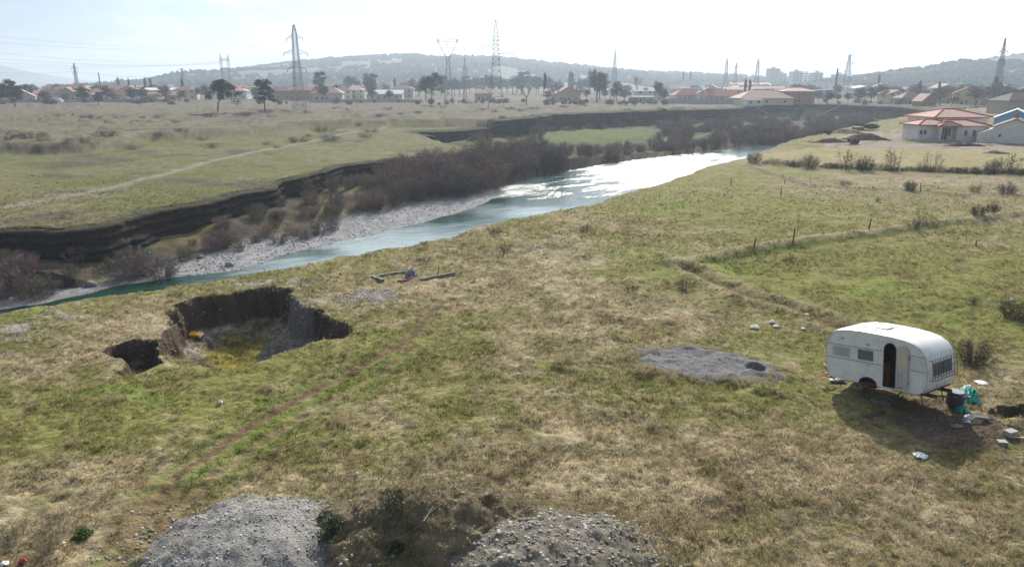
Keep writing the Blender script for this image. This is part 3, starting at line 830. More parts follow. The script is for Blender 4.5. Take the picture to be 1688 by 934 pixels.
def pine_data(h, lean, seed, style, fill=1.0):
    """returns trunk mesh, crown mesh; height h, lean in metres at the crown"""
    rg = random.Random(seed)
    tp = []
    top = h * (.80 if style != 'cypress' else .9)
    for i in range(7):
        t = i / 6
        tp.append(Vector((lean * t ** 1.2 + rg.uniform(-.12, .12) * h / 12 * (i > 0), rg.uniform(-.12, .12) * (i > 0), top * t)))
    tr = trunk_mb(tp, h * .022, h * .008)
    cl = []
    if style == 'umbrella':
        cw = h * .42
        for k in range(44):
            a = rg.uniform(0, 2 * math.pi); r = cw * math.sqrt(rg.random())
            z = h * (.56 + .36 * (1 - (r / cw) ** 2)) + rg.uniform(-.06, .02) * h
            if rg.random() < .45: z -= h * rg.uniform(.08, .24)
            s = h * rg.uniform(.07, .125)
            cl.append((lean + r * math.cos(a), r * math.sin(a) * .8, z, s * 1.3, s * 1.3, s * .8))
    elif style == 'ragged':
        for k in range(32):
            t = rg.random() ** .8; z = h * (.30 + .66 * t); cw = h * (.26 - .10 * t) * (1.3 if rg.random() < .3 else 1)
            a = rg.uniform(0, 2 * math.pi); r = cw * rg.uniform(.35, 1)
            s = h * rg.uniform(.06, .11)
            cl.append((lean * z / h + r * math.cos(a), r * math.sin(a) * .8, z - r * .15, s * 1.25, s * 1.2, s * .75))
    elif style == 'round':
        for k in range(38):
            d = Vector((rg.gauss(0, 1), rg.gauss(0, 1), rg.gauss(0, 1))).normalized() * rg.random() ** .4
            s = h * rg.uniform(.07, .12)
            cl.append((lean + d.x * h * .28, d.y * h * .26, h * .62 + d.z * h * .31, s * 1.2, s * 1.2, s * .85))
    elif style == 'cypress':
        for k in range(22):
            t = k / 21; z = h * (.08 + .88 * t); w = h * .10 * math.sin(math.pi * min(1, (1 - t) * .85 + .1)) + .12
            cl.append((rg.uniform(-.15, .15) * w, rg.uniform(-.15, .15) * w, z, w, w, h * .07))
    for c in cl[::2]:
        c_ = Vector(c[:3]); zt = max(.25 * h, c_.z - .16 * h)
        t = min(1, zt / top); j = min(5, int(t * 6)); b0 = tp[j].lerp(tp[j + 1], t * 6 - j) if t < 1 else tp[-1]
        if style != 'cypress': tr.bar(b0, c_, h * .011, 4, h * .004)
    V, fa = leaf_cloud(cl, int(95 * fill), h * .013 + .045, seed, .7)
    return tr.mesh('trunk'), mesh_np('crown', V, fa)
def bush_data(h, w, seed, n_stem=26, n_twig=900, up=.55, wfac=1.0):
    """bare multi-stemmed shrub: stems as tapered bars, twigs as thin blades; returns a mesh"""
    rg = np.random.default_rng(seed)
    mb = MB()
    Vs = []
    for k in range(n_stem):
        a = rg.random() * 2 * math.pi; r = math.sqrt(rg.random()); hh = h * (1 - .45 * r * r) * rg.uniform(.75, 1.05)
        p0 = Vector((math.cos(a) * r * w * .25, math.sin(a) * r * w * .25, -.1))
        p2 = Vector((math.cos(a) * r * w * .5, math.sin(a) * r * w * .5, hh * .92))
        p1 = p0.lerp(p2, .45) + Vector((0, 0, hh * .08))
        mb.bar(p0, p1, h * .016, 3, h * .010, caps=False); mb.bar(p1, p2, h * .010, 3, h * .004, caps=False)
        m = n_twig // n_stem
        t = rg.random(m) ** .7
        base = np.array(p0)[None] * (1 - t)[:, None] + np.array(p2)[None] * t[:, None]
        base += rg.normal(0, w * .035, (m, 3))
        d = rg.normal(size=(m, 3)); d[:, 2] = np.abs(d[:, 2]) * up + .25; d[:, :2] += np.array([math.cos(a), math.sin(a)]) * r * .6
        d /= np.linalg.norm(d, axis=1, keepdims=True)
        L = h * rg.uniform(.10, .26, m)
        s = np.cross(d, rg.normal(size=(m, 3))); s /= np.linalg.norm(s, axis=1, keepdims=True)
        wd = h * .0045 * wfac * rg.uniform(.6, 1.6, m)
        tip = base + d * L[:, None]; tip[:, 2] = np.minimum(tip[:, 2], h * 1.05)
        Vs.append(np.stack([base - s * wd[:, None], base + s * wd[:, None], tip], 1).reshape(-1, 3))
    V = np.concatenate(Vs); fa = np.arange(len(V)).reshape(-1, 3)
    me = mb.mesh('bush'); b = len(me.vertices)
    v0 = np.array([v.co[:] for v in me.vertices]); f0 = [tuple(p.vertices) for p in me.polygons]
    m2 = bpy.data.meshes.new('bush'); m2.from_pydata(np.concatenate([v0, V]).tolist(), [], f0 + (fa + b).tolist()); m2.update()
    return m2

# prototypes (shared meshes)
def with_mat(me, m):
    c = me.copy(); c.materials.clear(); c.materials.append(m); return c
BUSH = []
for k in range(5):
    me = bush_data(1.0, 1.25, 40 + k, 30, 2100)
    for m_ in (M_twig, M_twig2, M_twig3): BUSH.append(with_mat(me, m_))
LOW = []
for k in range(4):
    me = bush_data(1.0, 2.2, 80 + k, 30, 1500, .3)
    for m_ in (M_twig, M_twig3): LOW.append(with_mat(me, m_))
THIN = [with_mat(bush_data(1.0, 1.1, 120 + k, 11, 420, 1.2), M_twig) for k in range(3)]
def shrub(name, me, x, y, h, w, label, cat, group=None, z=None):
    o = bpy.data.objects.new(name, me)
    link(o, None, (x, y, (hz(x, y) if z is None else z) - .03), random.uniform(0, 6.28))
    o.scale = (h * w, h * w, h)
    return tag(o, label, cat, group)

# ------------------------------------------------------------ riverside thicket: each shrub a thing
rs = random.Random(5)
BELT = [ # px,py of base (z about -2.8), height m
 (15, 505, 2.2), (50, 498, 2.0), (85, 488, 1.8), (20, 470, 2.6), (60, 468, 2.0), (110, 478, 1.8), (140, 470, 1.6),
 (200, 440, 1.9), (235, 432, 2.3), (265, 436, 1.9), (215, 425, 1.5), (180, 434, 1.4), (290, 440, 1.4),
 (345, 400, 1.8), (370, 395, 2.2), (395, 398, 1.6), (420, 385, 2.4), (440, 378, 2.2), (460, 385, 2.0), (480, 375, 1.9), (500, 378, 1.9), (520, 372, 2.1), (545, 365, 2.4), (425, 365, 2.0)]
cand = []
for px, py, h in BELT:
    cand.append((P(px, py, -2.9), h * rs.uniform(.9, 1.1)))
bel = pts([(a, b, WZ + .4) for a, b in [(500, 384), (560, 367), (640, 347), (720, 331), (800, 316), (850, 298), (900, 288), (980, 274), (1060, 263), (1140, 253), (1220, 245), (1290, 238), (1380, 228)]])
for a, b in zip(bel[:-1], bel[1:]):
    a = Vector(a); b = Vector(b); L = (b - a).length; n = max(2, int(L / (2.1 if a.y < 108 else 1.7))); nrm = Vector((-(b - a).y, (b - a).x)).normalized()
    for k in range(n):
        for q in range(4 if a.y < 108 else 3):
            off = 3.2 + q * 3.6 + rs.uniform(-1.4, 1.4)
            if rs.random() < (.12 + .16 * q): continue
            p = a.lerp(b, (k + rs.random()) / n) + nrm * off
            cand.append((Vector((p.x, p.y, 0)), rs.uniform(2.8, 5.2) * (1.0 if q < 2 else .75)))
for k in range(210):
    t = rs.random(); p = P(1085 + 420 * t, 0 + 228 - 25 * t + rs.uniform(-22, 10), -3.0); cand.append((Vector((p.x, p.y, 0)), rs.uniform(3.5, 5.5)))
for k in range(22):
    px_ = rs.uniform(0, 480); p = P(px_, np.interp(px_, [0, 150, 300, 480], [470, 445, 405, 350]) + rs.uniform(-22, 14), -3.0); cand.append((Vector((p.x, p.y, 0)), rs.uniform(.7, 1.6)))
for k in range(8):
    p = P(rs.uniform(760, 1000), rs.uniform(218, 240), -2.8); cand.append((Vector((p.x, p.y, 0)), rs.uniform(2.5, 4)))
CX = np.array([c[0].x for c in cand]); CY = np.array([c[0].y for c in cand]); CZ = H(CX, CY)
CIN = inside(CX, CY, VALLEY) & inside(CX, CY, LEFTP) & (dist(CX, CY, RIM) > .8) & (CY > 15)
nb = 0
for i, (p, h) in enumerate(cand):
    if not CIN[i] or nb >= 480: continue
    nb += 1
    if CX[i] > -26:
        pxi = 844 + F * CX[i] / (CY[i] * CP + (HC + 3) * SP)
        if CY[i] > 60: h = float(np.interp(pxi, [400, 480, 560, 640, 700, 780, 850, 920, 1050, 1400], [1.2, 1.5, 2.0, 2.9, 4.3, 4.8, 3.9, 3.1, 2.5, 3.2])) * rs.uniform(.65, 1.2)
    if CY[i] > 118 and 'x' in 'x' and g(CX[i:i+1], CY[i:i+1], blob(1010, 224, 110, 11, -2.8))[0] > .5 and rs.random() < .6: continue
    me = rs.choice(BUSH)
    red = me.materials[0] is M_twig2
    if CX[i] < -26 * 1:
        lb = 'dark bare shrub of the thicket below the near cliff on the left'
    elif CY[i] < 95:
        lb = 'bare brown shrub of the thicket standing behind the gravel bar'
    elif CX[i] > 42:
        lb = 'hazy bare shrub of the thicket filling the gorge below the hanging cable'
    else:
        lb = 'bare greyish brown shrub of the dense thicket along the bright stretch of river'
    shrub('bare_shrub', me, p.x, p.y, h, rs.uniform(.9, 1.3), lb, 'shrub', lb.replace('shrub', 'shrubs', 1), CZ[i])
# scrub on the cliff rims of the gully and its floor
rimv = [Vector((RIM[i][0], RIM[i][1])) for i in range(21, 33)]
k = 0
for a, b in zip(rimv[:-1], rimv[1:]):
    L = (b - a).length; n = int(L / 5) + 1; nrm = Vector(((b - a).y, -(b - a).x)).normalized()
    for j in range(n):
        p = a.lerp(b, (j + rs.random()) / n) + nrm * rs.uniform(1.5, 7)
        shrub('cliff_shrub', rs.choice(BUSH), p.x, p.y, rs.uniform(.9, 2.0), 1.3, 'dark scrub bush clinging to the foot of the far gully cliff', 'shrub', 'scrub bushes under the far gully cliff')

# low brambles on the plain
LOWB = [(12, 243), (30, 238), (55, 240), (75, 244), (110, 232), (145, 230), (190, 196), (205, 195), (235, 196), (262, 196), (225, 203), (290, 203), (345, 194), (400, 193), (440, 188), (470, 186), (505, 189),
        (555, 180), (570, 183), (440, 222), (455, 227), (490, 218), (505, 212), (545, 218), (600, 213), (530, 205), (590, 199), (610, 206), (350, 226), (640, 183), (700, 176), (712, 177), (730, 178), (770, 172), (785, 170),
        (795, 182), (815, 186), (840, 181), (860, 184), (880, 182), (930, 178), (965, 176), (1050, 164), (690, 188), (660, 190), (628, 194), (95, 195), (150, 197), (260, 218), (300, 214), (330, 216), (175, 236), (215, 228)]
LOWD = [with_mat(bush_data(1.0, 2.2, 190 + k, 30, 2200, .3), M_twigd) for k in range(3)]
for j, (px, py) in enumerate(LOWB):
    p = P(px, py, UP if py < 236 else .3)
    shrub('low_bramble', rs.choice(LOWD + LOW[:2]), p.x, p.y, rs.uniform(.7, 1.4), rs.uniform(1.3, 2.4), 'low dark bramble clump on the dry upper plain', 'bramble', 'bramble clumps dotting the upper plain')

# right-hand hedge: low base clumps and taller bare bushes
TALLH = [(1243, 270, 1.9, 'bare bush at the river end of the field hedge'), (1332, 278, 2.3, 'dense dark bare bush in the field hedge left of the tallest ones'), (1398, 281, 3.6, 'tall bare bush with upright stems, left one of the pair in the field hedge'),
         (1472, 281, 3.6, 'tall bare bush fanning out like a vase in the middle of the field hedge'), (1535, 281, 3.0, 'thin pale bare bush right of the vase shaped one in the field hedge'), (1662, 287, 3.6, 'bare bush at the right edge of the photo in the field hedge'),
         (1425, 281, 2.2, 'small bare bush between the two tallest bushes of the field hedge'), (1640, 286, 2.2, 'short bare bush just left of the rightmost hedge bush')]
for px, py, h, lb in TALLH:
    p = P(px, py, 0); me = with_mat(BUSH[3] if h < 2.5 else THIN[int(px) % 3], M_twigd)
    o = shrub('hedge_bush', me, p.x, p.y, h, .95, lb, 'bush')
for px in range(1262, 1790, 11):
    py = np.interp(px, [1225, 1260, 1330, 1400, 1480, 1560, 1640, 1760], [262, 270, 276, 279, 281, 283, 286, 290])
    p = P(px, py, 0)
    if px < 1380 and (px // 17) % 3 == 0: continue
    shrub('hedge_clump', rs.choice(LOWD), p.x + rs.uniform(-.4, .4), p.y + rs.uniform(-.5, .5), rs.uniform(.35, 1.2), 1.5, 'low dark clump of the field hedge in front of the white house', 'hedge clump', 'low clumps of the field hedge')
FB = [(1392, 307, .9, 'small dark bush on the fence line, first from the river'), (1499, 313, 1.2, 'small upright dark bush beside a post on the fence line'), (1607, 316, .9, 'small low bush on the fence line left of the round one'), (1659, 320, 1.5, 'round dark bush at the right end of the fence line'),
      (1612, 355, 1.1, 'dark bush of the twin clump on the grassy ridge, left one'), (1636, 350, 1.1, 'dark bush of the twin clump on the grassy ridge, right one'), (1506, 374, .9, 'small bare bush on the grassy ridge, left of two'), (1533, 370, .8, 'small bare bush on the grassy ridge, right of two'),
      (1606, 600, 1.25, 'dark brown round bush behind the nose of the caravan'), (1672, 525, 1.2, 'brown bush at the right edge of the green field'), (815, 385, .7, 'small dark bush on the meadow near the river bank'), (968, 384, .8, 'small brown bush on the meadow beyond the foundation'),
      (1131, 478, .8, 'small brown tussock bush near the start of the ditch'), (832, 413, .7, 'small brown bush in front of the river bank bush'), (1446, 332, .5, 'tiny dark bush alone in the green field'), (700, 432, .5, 'small dark tuft beyond the concrete foundation'),
      (1605, 500, .5, 'lone small weed in the green field behind the caravan'), (1300, 430, .5, 'small tuft right below the grassy ridge'), (1040, 480, .5, 'small brown tuft in the middle of the meadow')]
for px, py, h, lb in FB:
    p = G(px, py); shrub('meadow_bush', with_mat(rs.choice(LOW if h < 1.1 else BUSH[:3]), M_twigd), p.x, p.y, h, 1.0 if h < 1.2 else 1.1, lb, 'bush')
# foreground plants
M_green = mat('green_shrub_leaves', (.035, .065, .018), rough=.7, noise=.4, nscale=6)
def green_shrub(px, py, z, h, w, label, name='green_shrub', m=M_green, seed=3, n=420, size=.022):
    rg = random.Random(seed)
    p = G(px, py)
    cl = [(rg.uniform(-.45, .45) * w, rg.uniform(-.45, .45) * w, h * rg.uniform(.15, .9), w * .22, w * .22, h * .2) for _ in range(16)]
    V, fa = leaf_cloud(cl, n // 4, size, seed)
    root = empty(name, p, 0, label, 'shrub')
    build('foliage', mesh_np('foliage', V, fa), m, root)
    mb = MB()
    for c in cl[::2]: mb.bar((0, 0, -.1), c[:3], .02, 4, .006)
    build('stem', mb, M_bark, root)
    return root
green_shrub(645, 838, 1.1, .55, .5, 'dark green shrub growing on top of the brown earth mound', seed=5, n=260, size=.016)
green_shrub(545, 880, .75, .4, .8, 'dark green clump at the left foot of the earth mound', seed=6, n=520)
green_shrub(655, 905, .8, .22, .4, 'small green plant low on the dark side of the earth mound', seed=9, n=200)
M_bright = mat('bright_weed', (.07, .15, .02), rough=.7, noise=.3, nscale=8)
green_shrub(140, 882, 0, .16, .45, 'bright green leafy weed patch at the lower left', 'green_weed', M_bright, 7, 300, .02)
for px, py, h, w, lb in [(25, 890, .55, 1.5, 'brown dead weed clump at the lower left edge'), (95, 870, .6, 1.3, 'brown dead weed clump above the bright green weed'), (70, 915, .5, 1.4, 'brown dead weed clump by the red plastic scrap'), (770, 850, .55, .9, 'reddish dry bush on the right flank of the earth mound'), (815, 850, .35, .9, 'small dry tuft right of the reddish bush'), (740, 835, .3, 1, 'dry straw tuft behind the top of the earth mound'),
                         (300, 905, .3, 1.2, 'dry weeds at the left foot of the gravel heap'), (470, 910, .3, .8, 'thin dark dry stalks on the gravel heap')]:
    if 'on the gravel' in lb: continue
    p = G(px, py); shrub('dry_bush', rs.choice(LOW), p.x, p.y, h, w * .7, lb, 'dry bush', z=p.z)
# dry tussocks in the meadow (darker clumps of dead grass)
M_tuss = mat('dead_grass', (.42, .35, .23), rough=.95, noise=.25, nscale=3, spec=.05); translucent(M_tuss, .5)
TUS = [with_mat(bush_data(1.0, 2.6, 160 + k, 30, 1500, .9, 3.2), M_tuss) for k in range(3)]
tp_ = [(605, 520), (745, 745), (780, 770), (820, 778), (680, 700), (440, 640), (870, 690), (980, 720), (1345, 830), (1215, 680), (1180, 675), (905, 735), (1080, 700), (290, 690), (185, 660), (560, 700), (1270, 745), (1450, 790), (1590, 800), (960, 470), (1060, 495), (120, 730), (230, 600), (70, 640), (1490, 870), (1150, 880), (1290, 860), (1560, 905), (1080, 765), (690, 760), (1010, 690), (850, 590), (930, 595), (1035, 590), (1060, 612), (1100, 622), (1150, 628), (1220, 632), (1300, 610)]
for px, py in tp_:
    p = G(px, py); shrub('grass_tussock', rs.choice(TUS), p.x, p.y, rs.uniform(.2, .42), rs.uniform(.8, 1.2), 'dry straw coloured grass tussock standing out of the meadow', 'tussock', 'dry grass tussocks in the meadow', p.z)

for j in range(64):
    a_ = j / 64 * len(PATCHP); i_ = int(a_); f_ = a_ - i_; q0 = Vector(PATCHP[i_]); q1 = Vector(PATCHP[(i_ + 1) % len(PATCHP)]); q = q0.lerp(q1, f_)
    if (i_ in (4, 5, 6)) and rs.random() < .6: continue
    shrub('dry_tussock', rs.choice(TUS), q.x + rs.uniform(-.12, .12), q.y + rs.uniform(-.1, .1), rs.uniform(.12, .24), rs.uniform(.8, 1.2), 'dry grass tuft on the rim of the grey gravel patch', 'grass tuft', 'dry grass tufts round the gravel patch')

# ------------------------------------------------------------ trees
PROTO = {}
for st, n in (('umbrella', 2), ('ragged', 2), ('round', 3), ('cypress', 2)):
    for k in range(n):
        t_, c_ = pine_data(10.0, [0, .8, -.8][k % 3], 300 + 10 * k + len(st), st)
        PROTO[(st, k)] = (t_, c_)
for t_, c_ in PROTO.values(): t_.materials.append(M_bark)
def bare_tree_mesh(seed, h=10):
    rg = random.Random(seed); mb = MB()
    def grow(p, d, L, r, lev):
        q = p + d * L
        mb.bar(p, q, r * 2, 5 if lev < 2 else 3, r * 1.3, caps=False)
        if lev >= 5: return
        for _ in range(3 if lev > 0 else 4):
            nd = (d + Vector((rg.uniform(-1, 1), rg.uniform(-1, 1), rg.uniform(-.25, .7))) * .75).normalized()
            grow(q, nd, L * rg.uniform(.55, .8), max(r * .62, .012), lev + 1)
    grow(Vector((0, 0, 0)), Vector((0, 0, 1)), h * .26, h * .018, 0)
    return mb.mesh('branches')
BARE = [bare_tree_mesh(s) for s in (1, 2, 3)]
for b_ in BARE: b_.materials.append(M_twig)
CROWNM = {}
def tree(name, style, k, px, py, top, label, m=None, z=UP, wide=1.0, Y=None, group=None, lean=None):
    p = P(px, py, z) if Y is None else PY(px, py, Y)
    tz = PY(px, top, p.y).z
    h = max(1.0, tz - p.z)
    g0 = empty(name, (p.x, p.y, p.z - .15), 0, label, 'tree', group)
    if style == 'bare':
        build('branches', BARE[k % 3], None, g0)
        me0 = BARE[k % 3]; s = h / max(v.co.z for v in me0.vertices)
        g0.scale = (s * wide, s * wide, s)
    else:
        if lean is not None:
            t_, c_ = pine_data(10.0, lean, 900 + int(px), style, 1.4); t_.materials.append(M_bark)
        else:
            t_, c_ = PROTO[(style, k)]
        m = m or M_needle
        key = (c_.name, m.name)
        if key not in CROWNM: CROWNM[key] = with_mat(c_, m)
        build('trunk', t_, None, g0); build('crown', CROWNM[key], None, g0)
        s = h / 10.0
        g0.scale = (s * wide, s * wide, s)
    return g0
TREES = [
 ('pine_tree', 'umbrella', 0, 358, 188, 128, 'leaning umbrella pine left of the first big lattice pylon', None, 1.0, 2.2),
 ('pine_tree', 'ragged', 0, 437, 186, 128, 'ragged pine with a straight trunk beside the leaning pine', None, 1.0, .3),
 ('pine_tree', 'umbrella', 1, 25, 176, 128, 'dark pine near the left edge of the photo', None, .9, -1.2),
 ('pine_tree', 'umbrella', 1, -8, 176, 130, 'pine cut by the left edge of the photo', None, .9, None),
 ('pine_tree', 'ragged', 1, 526, 163, 116, 'isolated dark pine just right of the first big lattice pylon', None, 1.0, None),
 ('pine_tree', 'umbrella', 0, 580, 158, 123, 'flat topped pine, leftmost of the group of three before the hill', None, 1.0, None),
 ('pine_tree', 'round', 1, 604, 160, 124, 'middle pine of the group of three before the hill', None, 1.0, None),
 ('pine_tree', 'ragged', 0, 611, 160, 118, 'tallest and rightmost pine of the group of three before the hill', None, 1.1, None),
 ('pine_tree', 'round', 0, 655, 160, 140, 'small leaning tree between the group of three pines and the oval pine', M_needle2, .9, None),
 ('pine_tree', 'round', 2, 681, 157, 127, 'narrow oval pine left of the delta pylon', None, .8, None),
 ('pine_tree', 'round', 0, 702, 166, 122, 'pale pine with a low trunk left of the delta pylon', M_needle2, 1.0, None),
 ('pine_tree', 'umbrella', 1, 711, 172, 116, 'tall loose pine just left of the delta pylon', M_needle2, .85, None),
 ('pine_tree', 'round', 1, 727, 158, 118, 'slim pine directly behind the delta pylon', M_needle2, .8, None),
 ('pine_tree', 'round', 2, 750, 158, 126, 'pine right behind the delta pylon on its right', None, .9, None),
 ('pine_tree', 'ragged', 1, 765, 156, 124, 'pine at the foot of the slim dark pylon', M_needle2, 1.1, None),
 ('pine_tree', 'round', 0, 785, 155, 123, 'pine between the slim dark pylon and the tall pointed pylon, left one', M_needle2, .9, None),
 ('pine_tree', 'ragged', 0, 806, 157, 122, 'dark pine immediately left of the tall pointed pylon', None, 1.0, None),
 ('pine_tree', 'round', 2, 826, 156, 125, 'pine behind the legs of the tall pointed pylon', M_needle2, 1.0, None),
 ('pine_tree', 'round', 1, 845, 156, 122, 'first pine right of the tall pointed pylon', M_needle2, 1.1, None),
 ('pine_tree', 'ragged', 1, 860, 156, 116, 'tallest crown of the clump right of the tall pointed pylon', M_needle2, 1.2, None),
 ('pine_tree', 'round', 0, 884, 156, 124, 'dull pine behind the two bare trees', M_needle2, 1.0, None),
 ('pine_tree', 'round', 2, 905, 156, 124, 'dull pine between the bare tree and the gabled house', M_needle2, .9, None),
 ('bare_tree', 'bare', 0, 868, 175, 138, 'bare tree with a forked trunk near the gully edge', None, 1.1, None),
 ('bare_tree', 'bare', 1, 912, 174, 134, 'bare tree with a crooked trunk near the gully edge', None, 1.1, None),
 ('pine_tree', 'round', 2, 775, 155, 128, 'low dull pine in the gap right of the slim dark pylon', M_needle2, 1.3, None),
 ('pine_tree', 'ragged', 1, 795, 154, 126, 'dull pine crowding the left side of the tall pointed pylon', M_needle2, 1.2, None),
 ('pine_tree', 'round', 0, 836, 154, 127, 'low wide pine between the pylon legs and the tallest crown', M_needle2, 1.4, None),
 ('pine_tree', 'round', 1, 872, 154, 120, 'pine crown touching the tallest crown on its right', M_needle2, 1.3, None),
 ('pine_tree', 'ragged', 0, 896, 154, 126, 'dull pine just behind the crooked bare tree', M_needle2, 1.3, None),
 ('pine_tree', 'round', 2, 922, 154, 130, 'low dull pine touching the gabled house on its left', M_needle2, 1.2, None),
 ('pine_tree', 'round', 1, 965, 155, 128, 'low wide bluish pine behind the big loose pine', M_needle2, 1.6, None),
 ('pine_tree', 'round', 0, 738, 156, 130, 'low pine wedged behind the mast of the delta pylon', M_needle2, 1.3, None),
 ('pine_tree', 'round', 2, 715, 157, 128, 'low wide pine behind the two loose pines', M_needle2, 1.4, None),
('pine_tree', 'round', 0, 668, 157, 134, 'low pale pine left of the narrow oval pine', M_needle2, 1.5, None),
 ('pine_tree', 'round', 1, 692, 156, 131, 'low pine tucked between the oval pine and the loose pines', M_needle2, 1.4, None),
 ('pine_tree', 'round', 2, 758, 156, 130, 'wide low pine between the delta pylon and the slim dark pylon', M_needle2, 1.5, None),
 ('pine_tree', 'round', 0, 812, 154, 124, 'broad dull pine rising behind the tall pointed pylon', M_needle2, 1.5, None),
 ('pine_tree', 'round', 1, 852, 153, 121, 'broad dull pine under the tallest crown', M_needle2, 1.6, None),
 ('pine_tree', 'round', 2, 888, 153, 128, 'low wide pine between the two bare trees', M_needle2, 1.6, None),
 ('pine_tree', 'round', 0, 908, 153, 131, 'low pine right behind the crooked bare tree', M_needle2, 1.5, None),
 ('pine_tree', 'round', 1, 950, 154, 130, 'low wide pine just right of the gabled house', M_needle2, 1.7, None),
 ('pine_tree', 'round', 2, 998, 156, 128, 'wide dull pine merging into the big loose pine on its right', M_needle2, 1.5, None),
 ('pine_tree', 'round', 0, 1032, 157, 138, 'low tree before the bare leaning tree', M_needle2, 1.6, None),
 ('cypress_tree', 'cypress', 0, 941, 156, 119, 'dark cypress behind the small gabled house', M_cyp, 1.8, None),
 ('pine_tree', 'round', 1, 955, 156, 126, 'bluish pine right of the small gabled house', M_needle2, 1.1, None),
 ('cypress_tree', 'cypress', 1, 971, 150, 113, 'narrow pointed cypress poking above the pines right of the gabled house', M_cyp, .8, None),
 ('pine_tree', 'ragged', 0, 984, 168, 115, 'big loose pine right of the gabled house', M_needle2, 1.25, None),
 ('pine_tree', 'round', 2, 989, 165, 118, 'second trunk of pine beside the big loose pine', M_needle2, 1.0, None),
 ('pine_tree', 'round', 0, 1016, 168, 130, 'round pine on a short trunk right of the big loose pine', M_needle2, .85, None),
 ('bare_tree', 'bare', 2, 1050, 162, 125, 'bare leaning tree left of the white roofed building', None, .9, None),
 ('pine_tree', 'round', 1, 1080, 168, 129, 'dark tree right of the white roofed building', M_needle2, .8, None),
]
for t in TREES:
    tree(t[0], t[1], t[2], t[3], t[4], t[5], t[6], t[7], wide=t[8], lean=t[9])
# trees among the houses, further off
CYP = [(196, 137, 127, 520), (213, 137, 129, 520), (240, 138, 128, 500), (249, 138, 128, 500), (301, 140, 129, 480), (651, 140, 128, 520), (1138, 125, 118, 900), (1126, 125, 119, 900),
       (1228, 145, 130, 420), (1235, 146, 131, 420), (1448, 133, 122, 500), (1514, 152, 133, 400), (1512, 152, 136, 400), (1546, 150, 134, 420), (1600, 162, 141, 330), (1638, 152, 126, 380), (1646, 150, 134, 380), (898, 140, 120, 380), (980, 142, 114, 470)]
for j, (px, py, top, Y) in enumerate(CYP):
    tree('cypress_tree', 'cypress', j % 2, px, py + 8, top, 'narrow dark cypress among the far houses', M_cyp, Y=Y, wide=1.2, group='cypresses among the far houses')
rt = random.Random(11)
BACKT = []
for px in list(range(-60, 700, 13)) + list(range(900, 1760, 11)):
    BACKT.append((px + rt.uniform(-6, 6), rt.uniform(370, 620)))
for px in list(range(-40, 330, 26)) + list(range(1325, 1760, 9)):
    BACKT.append((px + rt.uniform(-6, 6), rt.uniform(300, 400)))
for j, (px, Y) in enumerate(BACKT):
    base = PY(px, 400, Y); base.z = UP
    if inside(np.array([base.x]), np.array([base.y]), VALLEY)[0]: continue
    g0 = empty('garden_tree', (base.x, base.y, UP - .2), rt.uniform(0, 6), 'rounded tree among the roofs of the far settlement', 'tree', 'garden trees in the far settlement')
    k = rt.randrange(3); t_, c_ = PROTO[('round', k)]
    m_ = rt.choice([M_needle2, M_needle2, M_needle, M_twig, M_twig3]); key = (c_.name, m_.name)
    if key not in CROWNM: CROWNM[key] = with_mat(c_, m_)
    build('trunk', t_, None, g0); build('crown', CROWNM[key], None, g0)
    s = rt.uniform(.45, 1.0); g0.scale = (s * 1.3, s * 1.3, s)

HS_ = random.Random(21)
for j in range(120):
    px = HS_.choice([HS_.uniform(-40, 340), HS_.uniform(460, 1100), HS_.uniform(640, 1120), HS_.uniform(1320, 1740)]); Y = HS_.uniform(325, 372)
    b_ = PY(px, 400, Y)
    if inside(np.array([b_.x]), np.array([b_.y]), VALLEY)[0]: continue
    k = HS_.randrange(3); c_ = PROTO[('round', k)][1]; m_ = HS_.choice([M_needle2, M_twig, M_twig3, M_twig2]); key = (c_.name, m_.name)
    if key not in CROWNM: CROWNM[key] = with_mat(c_, m_)
    h = HS_.uniform(1.0, 2.8); s = h / 6.0
    o = bpy.data.objects.new('garden_shrub', CROWNM[key]); link(o, None, (b_.x, b_.y, UP - 3.6 * s), HS_.uniform(0, 6)); o.scale = (s * HS_.uniform(1.1, 1.9), s * 1.3, s)
    tag(o, 'dark bushy shrub in the line in front of the far houses', 'shrub', 'garden shrubs in front of the far houses')
# ------------------------------------------------------------ houses
WALLS = {n: mat('wall_' + n, c, .9, noise=.12, nscale=1.5, dirt=(.3, .28, .25), dscale=.8, damt=.4) for n, c in dict(
    white=(.74, .72, .69), cream=(.62, .55, .42), pink=(.58, .42, .36), grey=(.42, .42, .42), yellow=(.60, .52, .26), brick=(.36, .19, .13), green=(.36, .44, .36), stone=(.40, .36, .30)).items()}
ROOFS = {n: mat('roof_' + n, c, .85, noise=.25, nscale=2.5, bump=.03, bscale=8) for n, c in dict(
    terracotta=(.38, .18, .13), pale=(.50, .33, .26), dark=(.10, .075, .07), brown=(.24, .14, .11), sheet=(.72, .73, .74), red=(.42, .07, .06)).items()}
M_pane = mat('window_glass', (.035, .045, .06), .12, spec=.6)
M_frame = mat('window_frame', (.55, .54, .52), .6)
M_blue = mat('blue_render', (.10, .36, .62), .8, noise=.15, nscale=2)
